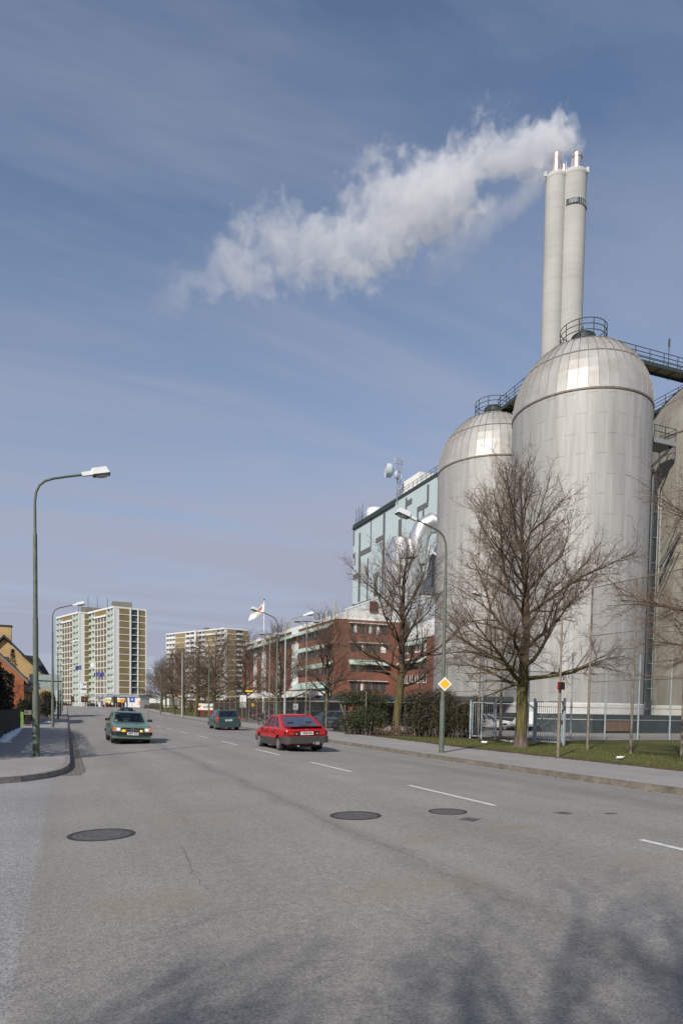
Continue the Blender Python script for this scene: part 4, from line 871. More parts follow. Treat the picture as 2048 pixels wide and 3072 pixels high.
# ---------------------------------------------------------------- flats in the distance
def block(t, corner, angL, lenL, zones, angR, lenR, rz_zones, H, fl_, mats, top=1):
    c = Vector(corner); a, b = R(angL), R(angR); da, db = Vector((sin(a),cos(a),0)), Vector((sin(b),cos(b),0))
    FA, FB = frame(corner, angL, -1), frame(corner, angR, 1)
    n = int((H-1.2)/fl_); z0 = H-n*fl_-.35
    core = [c+da*1.4+db*1.4, c+db*(lenR-.0)+da*1.4, c+db*lenR+da*lenL, c+da*lenL+db*1.4]
    MB().prism([(p.x,p.y) for p in core], 0, H-.5).build('core_wall', M['recess'], t, world=True)
    wm = MB(FA); wm.box(-.0,lenL,-1.4,.25,H-.75,H); wm.T = FB; wm.box(.3,lenR,-1.4,.12,H-.75,H)
    pm = MB(); gm = MB(); wn = MB(); slab = MB()
    for FF, zs in ((FA, zones), (FB, rz_zones)):
        for kind, s0, s1 in zs:
            if kind == 'w': wm.T = FF; wm.box(s0,s1,-1.45,.02,0,H-.76)
            elif kind == 'pillar': gm.T = FF; gm.box(s0,s1,-1.4,.35,0,H-.1)
            elif kind in ('p','pw'):
                pm.T = FF; pm.box(s0,s1,-1.42,0,0,H-.78); gm.T = FF
                for i in range(n+1): gm.box(s0,s1,.0,.14,z0+i*fl_-.14,z0+i*fl_+.14)
                if kind == 'pw':
                    k = 4; wd = (s1-s0)/k
                    for i in range(k+1): gm.box(s0+i*wd-.14,s0+i*wd+.14,.0,.16,z0,H-fl_*1.0-.4)
                    gm.box(s0,s1,0,.5,H-fl_-.9,H-fl_-.1)
                    for i in range(n-1):
                        for j in range(k): wn.T = FF; wn.box(s0+j*wd+wd*.32,s0+j*wd+wd*.70,.0,.06,z0+i*fl_+.7,z0+i*fl_+2.3)
            elif kind == 'g':
                for i in range(n):
                    wn.T = FF; wn.box(s0+.3,s1-.3,-1.38,-.5,z0+i*fl_+1.0,z0+i*fl_+2.5); slab.T = FF; slab.box(s0,s1,-1.39,-.3,z0+i*fl_-.2,z0+i*fl_+.95)
                gm.T = FF
                for i in range(n+1): gm.box(s0,s1,-1.3,.1,z0+i*fl_-.12,z0+i*fl_+.12)
            elif kind == 'b':
                k = max(1, round((s1-s0)/3.4)); wd = (s1-s0)/k
                for i in range(n):
                    zb_ = z0+i*fl_
                    MB(FF).box(s0,s1,.0,.12,zb_-.15,zb_+1.05).build('balcony', mats['balcony'], t, world=True)
                gm.T = FF
                for j in range(k+1): gm.box(s0+j*wd-.16,s0+j*wd+.16,-1.4,.06,0,H-.8)
                wm.T = FF
                for i in range(n):
                    wm.box(s0,s1,-1.4,.0,z0+i*fl_-.14,z0+i*fl_)
                    for j in range(k): wm.box(s0+j*wd+wd*.55,s0+j*wd+wd*.98,-1.39,-1.2,z0+i*fl_,z0+i*fl_+2.3)
    wm.build('wall', M['white'], t, world=True); pm.build('panel', mats['panel'], t, world=True); gm.build('white_frame', M['white'], t, world=True)
    k0 = sum(1 for c in t.children if c.name.startswith('window'))
    if wn.v and k0 < 100: wn.build_each('window', M['bglass'], t, world=True, first=k0)
    if slab.v: slab.build_each('spandrel', mats['spandrel'], t, world=True)
t1 = thing('apartment_tower', (18.2,296,0), 'tall slab of flats with mint balconies and ochre panels, left of the other block', 'apartment block', 'distant apartment blocks')
m1 = {'balcony': M['mint'], 'panel': M['ochre'], 'spandrel': mat('dark_green_spandrel', (.06,.075,.05), .6)}
block(t1, (18.25,295.8,0), -19.9, 27.3, (('b',0,7.0),('pw',7.0,19.8),('b',19.8,27.3)), 77.5, 13.8, (('w',0,2.3),('p',2.3,6.7),('pillar',6.7,7.3),('g',7.3,10.1),('pillar',10.1,10.5),('p',10.5,13.6),('pillar',13.5,13.8)), 43.4, 2.8, m1)
block(t1, (4.94,319.6,0), -19.9, 28.2, (('b',0,7.2),('pw',7.2,20.2),('b',20.2,28.2)), 77.5, 13.0, (('w',0,2.5),('p',2.5,13.0)), 43.2, 2.8, m1)
q = MB(); q.box(18,26,300,306,43,46.0); q.box(6,15,325,330,43,46.2); q.build_each('roof_room', M['roofgrey'], t1, world=True)
q = MB()
for x, y, h in ((9,324,51),(13,326,51.5),(5,322,47.5),(16,300,47)): q.tube([(x,y,43),(x,y,h)], .09, 4)
q.build_each('aerial', M['railgreen'], t1, world=True)
t2 = thing('apartment_tower', (78.4,353.3,0), 'white and ochre block of flats rising behind the bare street trees', 'apartment block', 'distant apartment blocks')
m2 = {'balcony': M['white'], 'panel': M['ochre2'], 'spandrel': M['offwhite']}
block(t2, (78.4,353.3,0), -25.8, 24, (('b',0,8),('p',8,17.5),('b',17.5,24)), 79.5, 13.4, (('w',0,1.0),('p',1.0,6.4),('g',6.4,10.2),('p',10.2,13.4)), 44.3, 2.8, m2)
block(t2, (66.6,374.6,0), -25.8, 29, (('w',0,1.5),('b',1.5,10),('p',10,20),('b',20,29)), 79.5, 12, (('p',0,12),), 44.2, 2.8, m2)
q = MB(frame((78.4,353.3,0), -25.8, -1)); 
for i in range(12):
    for s in (9.6,12.2,14.9): q.box(s,s+1.2,.0,.08,4+i*2.8,5.5+i*2.8)
q.build_each('small_window', M['white'], t2, world=True)
q = MB(frame((78.4,353.3,0), -25.8, -1)); q.box(-.2,24.2,.05,.6,41,42.0); q.build('roof_band', M['white'], t2, world=True)
q = MB(); q.cyl((72,372,44), 1.6, 1.5, 12); q.build('roof_vent', M['stripe'], t2, world=True)
pn = thing('banner_panel', (92.5,300,0), 'white and pale blue vertical panel standing beside the distant flats', 'panel')
q = MB(); q.box(-2,.4,0,.4,5,20); q.build('white_panel', M['white'], pn); q = MB(); q.box(.4,3,0,.4,3,19); q.build('blue_panel', mat('sky_blue_panel', (.42,.58,.66), .5), pn)
# ---------------------------------------------------------------- filling station and crossing at the far end
zs = zy(250)
st = thing('filling_station', (14,246,zs), 'filling station with a long flat grey canopy at the end of the street', 'filling station')
Fs = frame((7.4,256.5,zs), 144, 1)
q = MB(Fs); q.box(0,26,-6,0,3.55,4.35); q.build('canopy', mat('grey_canopy', (.23,.24,.26), .5), st, world=True)
q = MB(Fs)
for s in (2,9,16,23): q.box(s-.3,s+.3,-3.4,-2.8,0,3.55)
q.build_each('column', M['white'], st, world=True)
q = MB(Fs); q.box(-4,30,-14,-10,0,3.3); q.build('shop_wall', M['offwhite'], st, world=True)
q = MB(Fs); q.box(-3.5,18,-10,-9.9,.5,2.7); q.build('shop_window', M['bglass'], st, world=True)
q = MB(Fs); q.box(3,5.5,-9.9,-9.7,.2,2.6); q.box(-3,0,-9.9,-9.7,.2,2.5); q.build_each('yellow_panel', mat('pale_yellow_panel', (.62,.52,.16), .6), st, world=True)
for s in (5,12): q = MB(Fs); q.box(s,s+.8,-3.5,-3,0,1.6); q.build('fuel_pump', M['redsign'], st, world=True)
ks = thing('white_kiosk', (22,236,zs), 'small plain white building at the right end of the filling station', 'building'); q = MB(Fs); q.box(24,30,-1,3,0,3.2); q.build('wall', M['offwhite'], ks, world=True); MB(Fs).box(23.9,30.1,-1.1,3.1,3.2,3.4).build('roof', M['galv'], ks, world=True)
lw2 = thing('garage_row', (29,255,zs), 'long low pale building behind the row of trees', 'building'); q = MB(); q.box(25.5,44,252,258,zs,zs+2.9); q.build('wall', M['offwhite'], lw2, world=True); MB().box(25.3,44.2,251.8,258.2,zs+2.9,zs+3.2).build('roof', M['roofgrey'], lw2, world=True)
ps = thing('price_sign', (5.2,241.5,zs), 'tall white price sign with blue and red marks before the flats', 'sign')
q = MB(); q.box(-.95,.95,-.12,.12,4.6,8.3); q.build('board', M['white'], ps)
q = MB(); q.tube([(-.95,0,0),(-.95,0,8.3)], .12, 6); q.tube([(.95,0,0),(.95,0,8.3)], .12, 6); q.build('post', M['white'], ps)
q = MB(); q.lathe([(.6,0),(.6,.03),(.38,.03),(.38,0)], 20, (0,0,0), -pi*.35, pi*.8); 
for i in range(len(q.v)): x, y, z = q.v[i]; q.v[i] = (x-.35, -.13-z, y+7.5)
q.build('blue_mark', M['bluesign'], ps); q = MB(); q.box(.35,.8,-.16,-.12,7.3,7.9); q.build('red_mark', M['redsign'], ps); q = MB(); q.box(-.85,.85,-.16,-.12,5.7,6.2); q.build('price_band', M['darkgrey'], ps)
def flag_mesh(L_, H_, amp, drop, seed):
    mb = MB(); n, k = 10, 5; vs = []
    for i in range(n+1):
        for j in range(k+1):
            u = i/n; vs.append((-u*L_, amp*sin(u*7+seed)*u, -j/k*H_*(1-.1*u)-drop*u**1.3+.08*sin(u*6)))
    mb.add(vs, [(i*(k+1)+j, (i+1)*(k+1)+j, (i+1)*(k+1)+j+1, i*(k+1)+j+1) for i in range(n) for j in range(k)]); return mb
for x, y, h, mt, lab in ((4.6,236,13.6,'flagblue','violet blue flag on the flagpole by the price sign'),(9.0,239.5,14.9,'white','whitish flag streaming from a pole before the flats'),(10.5,239.5,11.8,'flagblue','wide violet blue flag, left one of the overlapping pair'),(12.0,239.2,11.7,'flagblue','wide violet blue flag, right one of the overlapping pair')):
    fp = thing('flagpole', (x,y,zs), 'thin white flagpole under the '+lab, 'flagpole', 'station flagpoles'); MB().tube([(0,0,0),(0,0,h+.3)], .085, 6).build('pole', M['white'], fp)
    ft = thing('flag', (x-.1,y,h+zs), lab, 'flag'); flag_mesh(1.9, 1.5, .3, .25, x).build('cloth', M[mt], ft, smooth=60)
def traffic_light(x, y, label, red=True):
    t = thing('traffic_light', (x,y,zy(y)-.1), label, 'traffic light', 'traffic lights at the far crossing')
    MB().tube([(0,0,0),(0,0,3.4)], .06, 6).build('pole', M['galv'], t); MB().box(-.19,.19,-.16,.12,2.3,3.3).build('housing', M['black'], t)
    MB().box(-.32,.32,.12,.14,2.15,3.45).build('backing_board', M['black'], t)
    for z, mm in ((3.1,'redlens'),(2.8,'amber'),(2.5,'darkgreen')): MB(Matrix.Translation((0,-.17,z)) @ Matrix.Rotation(pi/2,4,'X')).lathe([(.1,0),(.001,.02)], 12).build('lens', M[mm], t)
traffic_light(1.2,162.2,'traffic light beside the left kerb, first from the left'); traffic_light(3.1,150.6,'traffic light under the left edge of the price sign'); traffic_light(3.9,155.7,'traffic light under the right edge of the price sign'); traffic_light(9.0,140,'traffic light before the filling station canopy, right of the white flagpoles')
def roadsign(name, x, y, zc, r, mt, label, square=False, ph=None):
    t = thing(name, (x,y,zy(y)-.02), label, 'road sign'); MB().tube([(0,.04,0),(0,.04,zc+r)], .045, 6).build('post', M['galv'], t)
    mb = MB(Matrix.Translation((0,0,zc)) @ Matrix.Rotation(pi/2,4,'X'))
    if square: mb.box(-r,r,-r,r,-.0,.03)
    else: mb.lathe([(.001,.03),(r,.03),(r,0),(.001,0)], 20)
    mb.build('panel', M[mt], t)
    return t
roadsign('round_sign', 10.1, 137.5, 2.55, .42, 'orange', 'round orange road sign at the far crossing'); bs = roadsign('square_sign', 11.4, 131, 2.75, .5, 'bluesign', 'square blue road sign at the far crossing', True)
MB().box(-.16,.16,-.05,-.03,2.6,2.95).build('white_symbol', M['white'], bs)
bx = thing('sign_column', (16.5,170,zy(170)), 'small yellow orange marker sign past the blue road sign', 'sign'); MB().tube([(0,0,0),(0,0,2.6)], .05, 6).build('post', M['galv'], bx); MB().box(-.2,.2,-.08,-.03,1.5,2.6).build('panel', M['orange'], bx)
# ---------------------------------------------------------------- houses, hedge and fence on the left
oh = thing('orange_brick_house', (-8,62,0), 'orange brick house with its gable behind the tall dark hedge', 'house')
gab = [(-3.3,0),(-3.3,3.55),(-8.2,8.35),(-13.1,3.55),(-13.1,0)]
MB().extrude([(x,61,z) for x,z in gab], (0,11,0)).build('wall', M['brickorange'], oh, world=True)
for sgn in (1,-1):
    e = -8.2+sgn*5.25; MB().extrude([(-8.2,60.7,8.75),(e,60.7,3.45),(e,60.7,3.25),(-8.2,60.7,8.5)], (0,11.6,0)).build('roof', M['tile'], oh, world=True)
    MB().extrude([(-8.2,60.62,8.8),(e,60.62,3.5),(e,60.62,3.2),(-8.2,60.62,8.42)], (0,.09,0)).build('verge_board', M['vergewood'], oh, world=True)
q = MB(); q.box(-3.28,-3.0,60.9,71.5,2.6,3.1); q.tube([(-3.12,61.1,0),(-3.12,61.1,3.2)], .09, 6); q.build('gutter', M['black'], oh, world=True)
MB().box(-7.4,-5.75,60.9,60.97,3.9,5.0).build('window', M['bglass'], oh, world=True)
yh = thing('yellow_brick_house', (-7,100,0), 'yellow brick house with steep dark tiled roof and a chimney', 'house')
Yg = 99; gx = -7.66; ga = [(-1.9,0),(-1.9,4.4),(gx,10.2),(-13.4,4.4),(-13.4,0)]
MB().extrude([(x,Yg,z) for x,z in ga], (0,9,0)).build('wall', M['brickyellow'], yh, world=True)
for sgn in (1,-1):
    e = gx+sgn*6.1; MB().extrude([(gx,Yg-.5,10.75),(e,Yg-.5,4.35),(e,Yg-.5,4.1),(gx,Yg-.5,10.4)], (0,10,0)).build('roof', M['tile'], yh, world=True)
MB().add([(-6.2,108,8.8),(-3.9,108,8.65),(-1.55,102.5,4.6),(-4.5,101,4.5),(-1.55,112,4.6),(-6.2,112,8.8)], [(0,1,2,3),(1,4,2),(0,5,4,1)]).build('hipped_roof', M['tile'], yh, world=True)
q = MB(); q.box(-8.3,-6.95,100.5,101.6,9.6,12.0); q.build('chimney', M['brickyellow'], yh, world=True); MB().box(-8.42,-6.83,100.4,101.7,12.0,12.2).build('chimney_cap', M['tile'], yh, world=True)
w = MB().box(-8.35,-7.15,Yg-.06,Yg+.02,6.35,7.85).build('window', M['bglass'], yh, world=True); q = MB()
for a_ in ((-8.45,-8.33,6.25,7.95),(-7.17,-7.05,6.25,7.95),(-8.45,-7.05,6.25,6.37),(-8.45,-7.05,7.83,7.95)): q.box(a_[0],a_[1],Yg-.12,Yg-.03,a_[2],a_[3])
q.build('frame', M['vergewood'], w, world=True); MB().box(-5.6,-4.9,Yg-.06,Yg+.02,4.4,5.2).build('window', M['bglass'], yh, world=True)
q = MB(); q.tube([(-2.6,102.3,4.9),(-2.6,102.3,5.7)], .1, 6); q.build('vent_pipe', M['white'], yh, world=True)
sp = thing('slatted_panel', (-2.6,94,0), 'pale green panel of horizontal slats standing over the far left pavement', 'panel')
q = MB()
for i in range(13): 
    z = 3.48+i*.15; q.box(-1.85 if i != 7 else -1.85, 2.0 if i != 7 else -.8, -.05, .04, z, z+.105)
q.build('slats', M['stripesteel'], sp); MB().box(-1.85,2.0,.05,.09,3.45,5.45).build('backing_board', M['darkgrey'], sp)
q = MB(); q.box(-1.7,-1.55,.1,.25,0,5.3); q.box(.9,1.05,.1,.25,0,5.3); q.box(1.5,1.7,.1,.4,0,3.4); q.build('post', M['black'], sp)
bf = thing('board_fence', (-2.95,35,0), 'dark board fence below the tall hedge at the left edge', 'fence')
q = MB(); rnd = random.Random(5)
for i in range(175): y = 22+i*.145; q.box(-2.80+rnd.uniform(-.012,.012),-2.765,y,y+.13,.02,1.25+rnd.uniform(-.03,.03))
q.build('boards', M['wood'], bf, world=True); q = MB()
for i in range(11): y = 22+i*2.5; q.box(-2.9,-2.8,y,y+.1,0,1.3)
q.build('post', M['wood'], bf, world=True)
q = MB(); q.box(-3.05,-2.95,45.5,45.6,0,1.0); gb_ = thing('green_board', (-3.1,52,0), 'small upright green board at the end of the dark fence', 'board'); MB().box(-.05,.25,-.05,.05,0,1.0).build('panel', M['mailgreen'], gb_); MB().box(-.08,-.03,-.03,.03,0,1.05).build('post', M['wood'], gb_)
mb_ = thing('mailbox', (-2.75,56,0), 'grey mailbox under the clipped dark bush', 'mailbox'); MB().box(-.25,.25,-.2,.2,.75,1.1).build('box', M['roofgrey'], mb_); MB().box(-.2,.2,-.15,.15,0,.75).build('post', M['wood'], mb_)
gt = thing('dark_gate', (-2.7,80,0), 'tall black gate beyond the second lamp post', 'gate'); q = MB()
for i in range(9): q.box(-.9+i*.2,-.78+i*.2,-.03,.03,0,1.9)
q.build('boards', M['black'], gt); MB().box(-1.0,-.9,-.06,.06,0,2.0).build('post', M['galv'], gt)
lf = thing('low_fence', (-3.0,70,0), 'brown board fence in shade past the clipped bush', 'fence'); q = MB()
for i in range(70): q.box(-.03,.02,-7+i*.2,-6.83+i*.2,0,1.15)
q.build('boards', M['wood'], lf)
# ---------------------------------------------------------------- street lamps
def lamp(loc, label, rz, kind='green', h=7.8, reach=1.95):
    mt = M['lampgreen'] if kind == 'green' else M['galv'] if kind == 'grey' else M['rustpost']
    t = thing('street_lamp', loc, label, 'street lamp', 'street lamps', rz=rz)
    p = MB(); p.lathe([(.10,0),(.10,1.85),(.075,1.98),(.074,4.05),(.062,4.15),(.058,6.5),(.04,6.6),(.038,h-.55)], 14); p.build('pole', mt, t, smooth=50)
    MB().box(-.015,.015,-.105,-.09,.55,.95).build('hatch', mt, t)
    arm = [(0,0,h-.6),(0,0,h-.3),(.03,0,h-.05),(.12,0,h+.17),(.28,0,h+.32),(.5,0,h+.42),(.9,0,h+.54),(1.35,0,h+.66)]
    MB().tube(arm, .036, 8).build('arm', mt, t, smooth=60)
    T_ = Matrix.Translation((1.28,0,h+.645)) @ Matrix.Rotation(-R(15),4,'Y')
    hd = MB(T_); hd.add([(0,-.06,-.05),(.28,-.07,-.05),(.32,-.14,-.06),(.80,-.14,-.06),(.80,.14,-.06),(.32,.14,-.06),(.28,.07,-.05),(0,.06,-.05),
                         (0,-.05,.06),(.28,-.06,.07),(.32,-.11,.13),(.74,-.10,.14),(.74,.10,.14),(.32,.11,.13),(.28,.06,.07),(0,.05,.06)],
                        [(0,1,9,8),(1,2,10,9),(2,3,11,10),(3,4,12,11),(4,5,13,12),(5,6,14,13),(6,7,15,14),(7,0,8,15),(8,9,14,15),(9,10,13,14),(10,11,12,13),(7,6,1,0),(6,5,2,1),(5,4,3,2)])
    hb = hd.build('lamp_head', M['lamphead'], t)
    MB(T_ @ Matrix.Translation((.57,0,-.06)) @ Matrix.Diagonal((.22,.125,-.10,1))).lathe([(1,0),(.92,.4),(.7,.75),(.35,.95),(.001,1)], 16).build('diffuser', M['lamplens'], hb, smooth=60)
    MB(T_).box(.31,.81,-.145,.145,-.085,-.055).build('rim', M['darkgrey'], hb)
    return t
L0 = lamp((-.85,21.64,0), 'nearest street lamp on the left pavement, tallest in the photo', 0)
for y, lab in ((49.76,'second street lamp on the left pavement, in a sunny strip'),(79,'third street lamp on the left pavement, rising before the slatted panel'),(108,'fourth street lamp on the left pavement'),(136,'fifth street lamp on the left pavement'),(163,'sixth and farthest street lamp on the left pavement')):
    dup(L0, (-.9,y,zy(y)), 0, lab)
LF = dup(L0, (12.95,21.42,0), pi, 'street lamp on the right pavement carrying the yellow diamond sign')
dup(L0, (14.2,46.7,0), pi+.15, 'street lamp on the right pavement rising behind the red car')
dup(L0, (15.4,77.9,0), pi+.1, 'street lamp on the right pavement in front of the red legged sign')
dup(L0, (16.5,130,zy(130)), pi, 'farthest street lamp on the right, left of the bare grey pole')
LG = lamp((14.9,46.96,0), 'pale grey lamp inside the car park, its head pointing right', -.25, 'grey')
lamp((24.39,33.53,0), 'brownish lamp in the yard behind the large bare tree', pi-.1, 'rust')
dup(LG, (23.09,90.1,0), .3, 'small distant lamp against the far end of the brick building')
gp_ = thing('bare_pole', (15.4,97.4,0), 'bare grey steel pole without a lamp at the lawn edge', 'pole'); MB().lathe([(.15,0),(.15,1.6),(.11,1.75),(.09,9.4),(.001,9.45)], 12).build('pole', M['galv'], gp_, smooth=50); MB().lathe([(.17,0),(.17,.3),(.14,.34)], 12).build('base', M['galv'], gp_)
def twin(loc, label, rz):
    t = thing('twin_lamp', loc, label, 'car park lamp', 'twin headed car park lamps', rz=rz)
    MB().lathe([(.08,0),(.08,1.5),(.06,1.6),(.045,8.2)], 10).build('pole', M['rustpost'], t, smooth=50)
    MB().tube([(-.6,0,8.25),(.6,0,8.25)], .035, 6).build('crossarm', M['darkgrey'], t)
    for s in (-1,1): MB().prism([(s*.35,-.12),(s*1.0,-.13),(s*1.0,.13),(s*.35,.12)], 8.22, 8.36).build('lamp_head', M['galv'], t); MB().box(*sorted((s*.5,s*.95)),-.1,.1,8.14,8.22).build('diffuser', M['darkgrey'], t)
twin((16.94,58.0,0), 'twin headed lamp beside the white flagpole', -.3); twin((17.0,48.2,0), 'twin headed lamp right of the pale grey lamp', -.3)
# yellow diamond on the lamp, pole with a red box
sg = thing('priority_sign', (12.95,21.29,2.55), 'yellow and white diamond priority sign on the right hand lamp', 'road sign', rz=R(-20))
def dia(r, y0, y1): return MB().extrude([(r,y0,0),(0,y0,r),(-r,y0,0),(0,y0,-r)], (0,y1-y0,0))
dia(.272,-.01,.01).build('back_plate', M['galv'], sg); dia(.265,-.016,-.01).build('white_border', M['white'], sg); dia(.197,-.021,-.016).build('yellow_field', M['yellowsign'], sg)
MB().box(-.06,.06,.01,.06,-.15,.15).build('clamp', M['darkgrey'], sg)
rp_ = thing('marker_pole', (15.85,18.43,0), 'slender pole with a small red framed box at the lawn edge', 'pole'); MB().lathe([(.05,0),(.05,2.45),(.035,2.55),(.03,4.95)], 10).build('pole', M['rustpost'], rp_, smooth=50)
MB().box(-.17,.07,-.16,-.06,2.36,2.62).build('red_box', M['boxred'], rp_); MB().box(-.145,.045,-.175,-.158,2.385,2.595).build('black_face', M['black'], rp_)
# ---------------------------------------------------------------- bare trees
def bare_tree(seed, H, spread, fork, lean=(0,0), dens=1.0, rt=0.26):
    rnd = rs = random.Random(seed); rq = random.Random(seed+100); wood = MB(); tw = MB()
    def branch(p, d, l, r0, r1, n, up, wob, mb, sides):
        rnd = rs if mb is wood and sides > 5 else rq
        pts = [p.copy()]; q = p.copy(); d = d.normalized(); seg = l/n
        for i in range(n):
            d = (d+Vector((rnd.gauss(0,wob), rnd.gauss(0,wob), rnd.gauss(0,wob)+up))).normalized(); q = q+d*seg; pts.append(q.copy())
        mb.tube(pts, [r0+(r1-r0)*(i/n)**.8 for i in range(n+1)], sides, caps=False); return pts
    # trunk and leader
    tp = [Vector((0,0,-.05)), Vector((0,0,.25)), Vector((.01,0,.6))]; k = 14; d = Vector((lean[0],lean[1],1)).normalized(); q = tp[-1].copy()
    for i in range(k):
        d = (d+Vector((rnd.gauss(0,.05), rnd.gauss(0,.05), .12))).normalized(); q = q+d*((H*.93-.6)/k); tp.append(q.copy())
    def tr(z):
        f = z/H
        if z < .5: return rt*(1.55-1.0*z)
        if z < fork: return rt*(1.05-.12*z/fork)
        return max(.012, rt*.86*(1-(z-fork)/(H-fork))**1.05)
    wood.tube(tp, [tr(p.z) for p in tp], 12, caps=False)
    def at(z):
        for a, b in zip(tp, tp[1:]):
            if b.z >= z: t = (z-a.z)/max(1e-6, b.z-a.z); return a+(b-a)*t
        return tp[-1]
    def twigs(pts, l, r, lvl):
        rnd = rq; n = len(pts)-1
        cnt = max(2, int(l*(4.8 if lvl == 2 else 7.0)*dens))
        for i in range(cnt):
            f = .18+.82*(i+rnd.random())/cnt; s = min(n-1, int(f*n)); a = pts[s]+(pts[s+1]-pts[s])*(f*n-s); dd = (pts[s+1]-pts[s]).normalized()
            sd = dd.cross(Vector((rnd.gauss(0,1),rnd.gauss(0,1),rnd.gauss(0,1)))).normalized(); ang = rnd.uniform(.5,1.0)
            nd = dd*cos(ang)+sd*sin(ang); nd.z += .12
            ll = l*(.5-.25*f)*rnd.uniform(.6,1.2)
            if lvl == 2:
                ll = max(.45, min(1.9, ll)); rr = max(.005, min(r*.45, .003+.009*ll)); nd.z -= .35*max(0,1-a.z/(H*.55))
                pp = branch(a, nd, ll, rr, .004, 4, .05, .17, tw, 4); twigs(pp, ll, rr, 3)
            elif lvl == 3:
                ll = max(.22, min(.8, ll)); pp = branch(a, nd, ll, .0052, .0026, 3, .03, .2, tw, 3)
                if ll > .25: twigs(pp, ll, .004, 4)
            else:
                ll = max(.14, min(.4, ll)); branch(a, nd, ll, .004, .0022, 2, .03, .2, tw, 3)
    # main limbs
    nl = int(30*dens); az = rnd.random()*6.28
    for i in range(nl):
        f = i/(nl-1); z = fork*.86+(H*.90-fork*.86)*f**1.12
        az += 2.4+rnd.uniform(-.35,.35); prof = sin(pi*min(1,(.16+.84*f)**.75*.98))**.8 if f > .25 else 1.02-f*.35
        l = spread*prof*rnd.uniform(.85,1.18)*(1.0 if f < .5 else 1.05)
        if i < 7: l = spread*rnd.uniform(.92,1.15)
        l = max(.8, l); el = radians((16 if i < 7 else 24)+44*f+rnd.uniform(-9,9)); dd = Vector((cos(az)*cos(el), sin(az)*cos(el), sin(el)))
        p = at(z); r0 = min(tr(z)*.52, .020+.019*l); n = 7
        pts = branch(p, dd, l, r0, .012, n, .045+.06*f, .13, wood, 7)
        c2 = max(3, int(l*2.5*dens))
        for j in range(c2):
            ff = .16+.84*(j+rq.random()*.7)/c2; s = min(n-1, int(ff*n)); a = pts[s]+(pts[s+1]-pts[s])*(ff*n-s); d0 = (pts[s+1]-pts[s]).normalized()
            sd = d0.cross(Vector((rq.gauss(0,.6),rq.gauss(0,.6),1))).normalized()*(1 if j % 2 else -1)
            ang = rq.uniform(.5,.9); nd = d0*cos(ang)+sd*sin(ang)+Vector((0,0,rq.uniform(-.2,.35)))
            ll = l*(.62-.34*ff)*rq.uniform(.7,1.2); ll = max(.5, ll); rr = max(.009, r0*(1-ff)*.6)
            p2 = branch(a, nd, ll, rr, .006, 5, .055, .15, wood, 5); twigs(p2, ll, rr, 2)
        twigs(pts[3:], l*.55, r0*.4, 2)
    twigs(tp[-4:], 1.6, .02, 2)
    return wood, tw
def plant_tree(nm, loc, label, wt, rz=0.0, group='bare avenue trees'):
    t = thing(nm, loc, label, 'tree', group, rz=rz); wt[0].build('trunk', M['bark'], t, smooth=60, normals=False); wt[1].build('twigs', M['twig'], t, normals=False); return t
TA = plant_tree('bare_tree', (18.51,23.94,0), 'largest bare street tree, its mossy trunk standing before the near silo', bare_tree(11, 12.6, 4.9, 3.0, (.03,.0), 1.0, .25), 2.1)
TB = plant_tree('bare_tree', (19.35,37.6,0), 'bare street tree by the evergreen bushes before the blue building', bare_tree(23, 12.9, 4.7, 3.6, (0,.01), .9, .27), .6)
dup(TA, (20.1,12.9,0), 3.9, 'bare street tree mostly cut off by the right edge, only branches showing')
for i, (x, y, rz, s, src, lab) in enumerate(((19.8,51.3,1.2,.78,TB,'bare tree between the parked cars before the brick building corner'),(20.1,65,2.6,.82,TA,'bare tree in the car park behind the roof of the red car'),(20.2,78.7,4.1,.86,TB,'bare tree at the far end of the brick building'),
        (19.2,93,5.2,1.0,TA,'bare tree just behind the red legged sign'),(18.9,106.1,.4,1.02,TB,'bare tree left of the red legged sign'),(19.2,119.8,1.9,1.0,TA,'bare tree behind the bare grey pole'),(19.6,134,3.3,1.0,TB,'bare tree left of the bare grey pole'),
        (21,163,4.4,1.05,TA,'bare tree behind the farthest right street lamp'),(24,178,2.2,1.0,TB,'leftmost bare tree of the avenue, before the flats'),(33,172,5.0,.95,TA,'bare tree set back from the avenue on the far lawn'),(30.5,150,1.0,.9,TB,'bare tree standing in the brown thicket'))):
    dup(src, (x,y,zy(y)), rz, lab, sc=s)
# trees of the same avenue behind the photographer; their crowns throw the branch shadows on the near road
for x, y, rz, s, lab in ((-9.4,-6.0,1.0,.75,'bare tree behind the camera on the left, seen only by its shadow'),(-5.6,-5.8,3.0,.75,'bare tree behind the camera, seen only by its branch shadows'),(-13.6,-5.6,2.0,.75,'bare tree left of the camera, throwing shadow on the near road'),(-2.0,-6.9,4.4,.75,'bare tree behind the camera on the right, throwing shadow'),(1.6,-6.8,5.3,.72,'bare tree furthest right behind the camera, throwing shadow')):
    dup(TB, (x,y,-.1), rz, lab, sc=s)
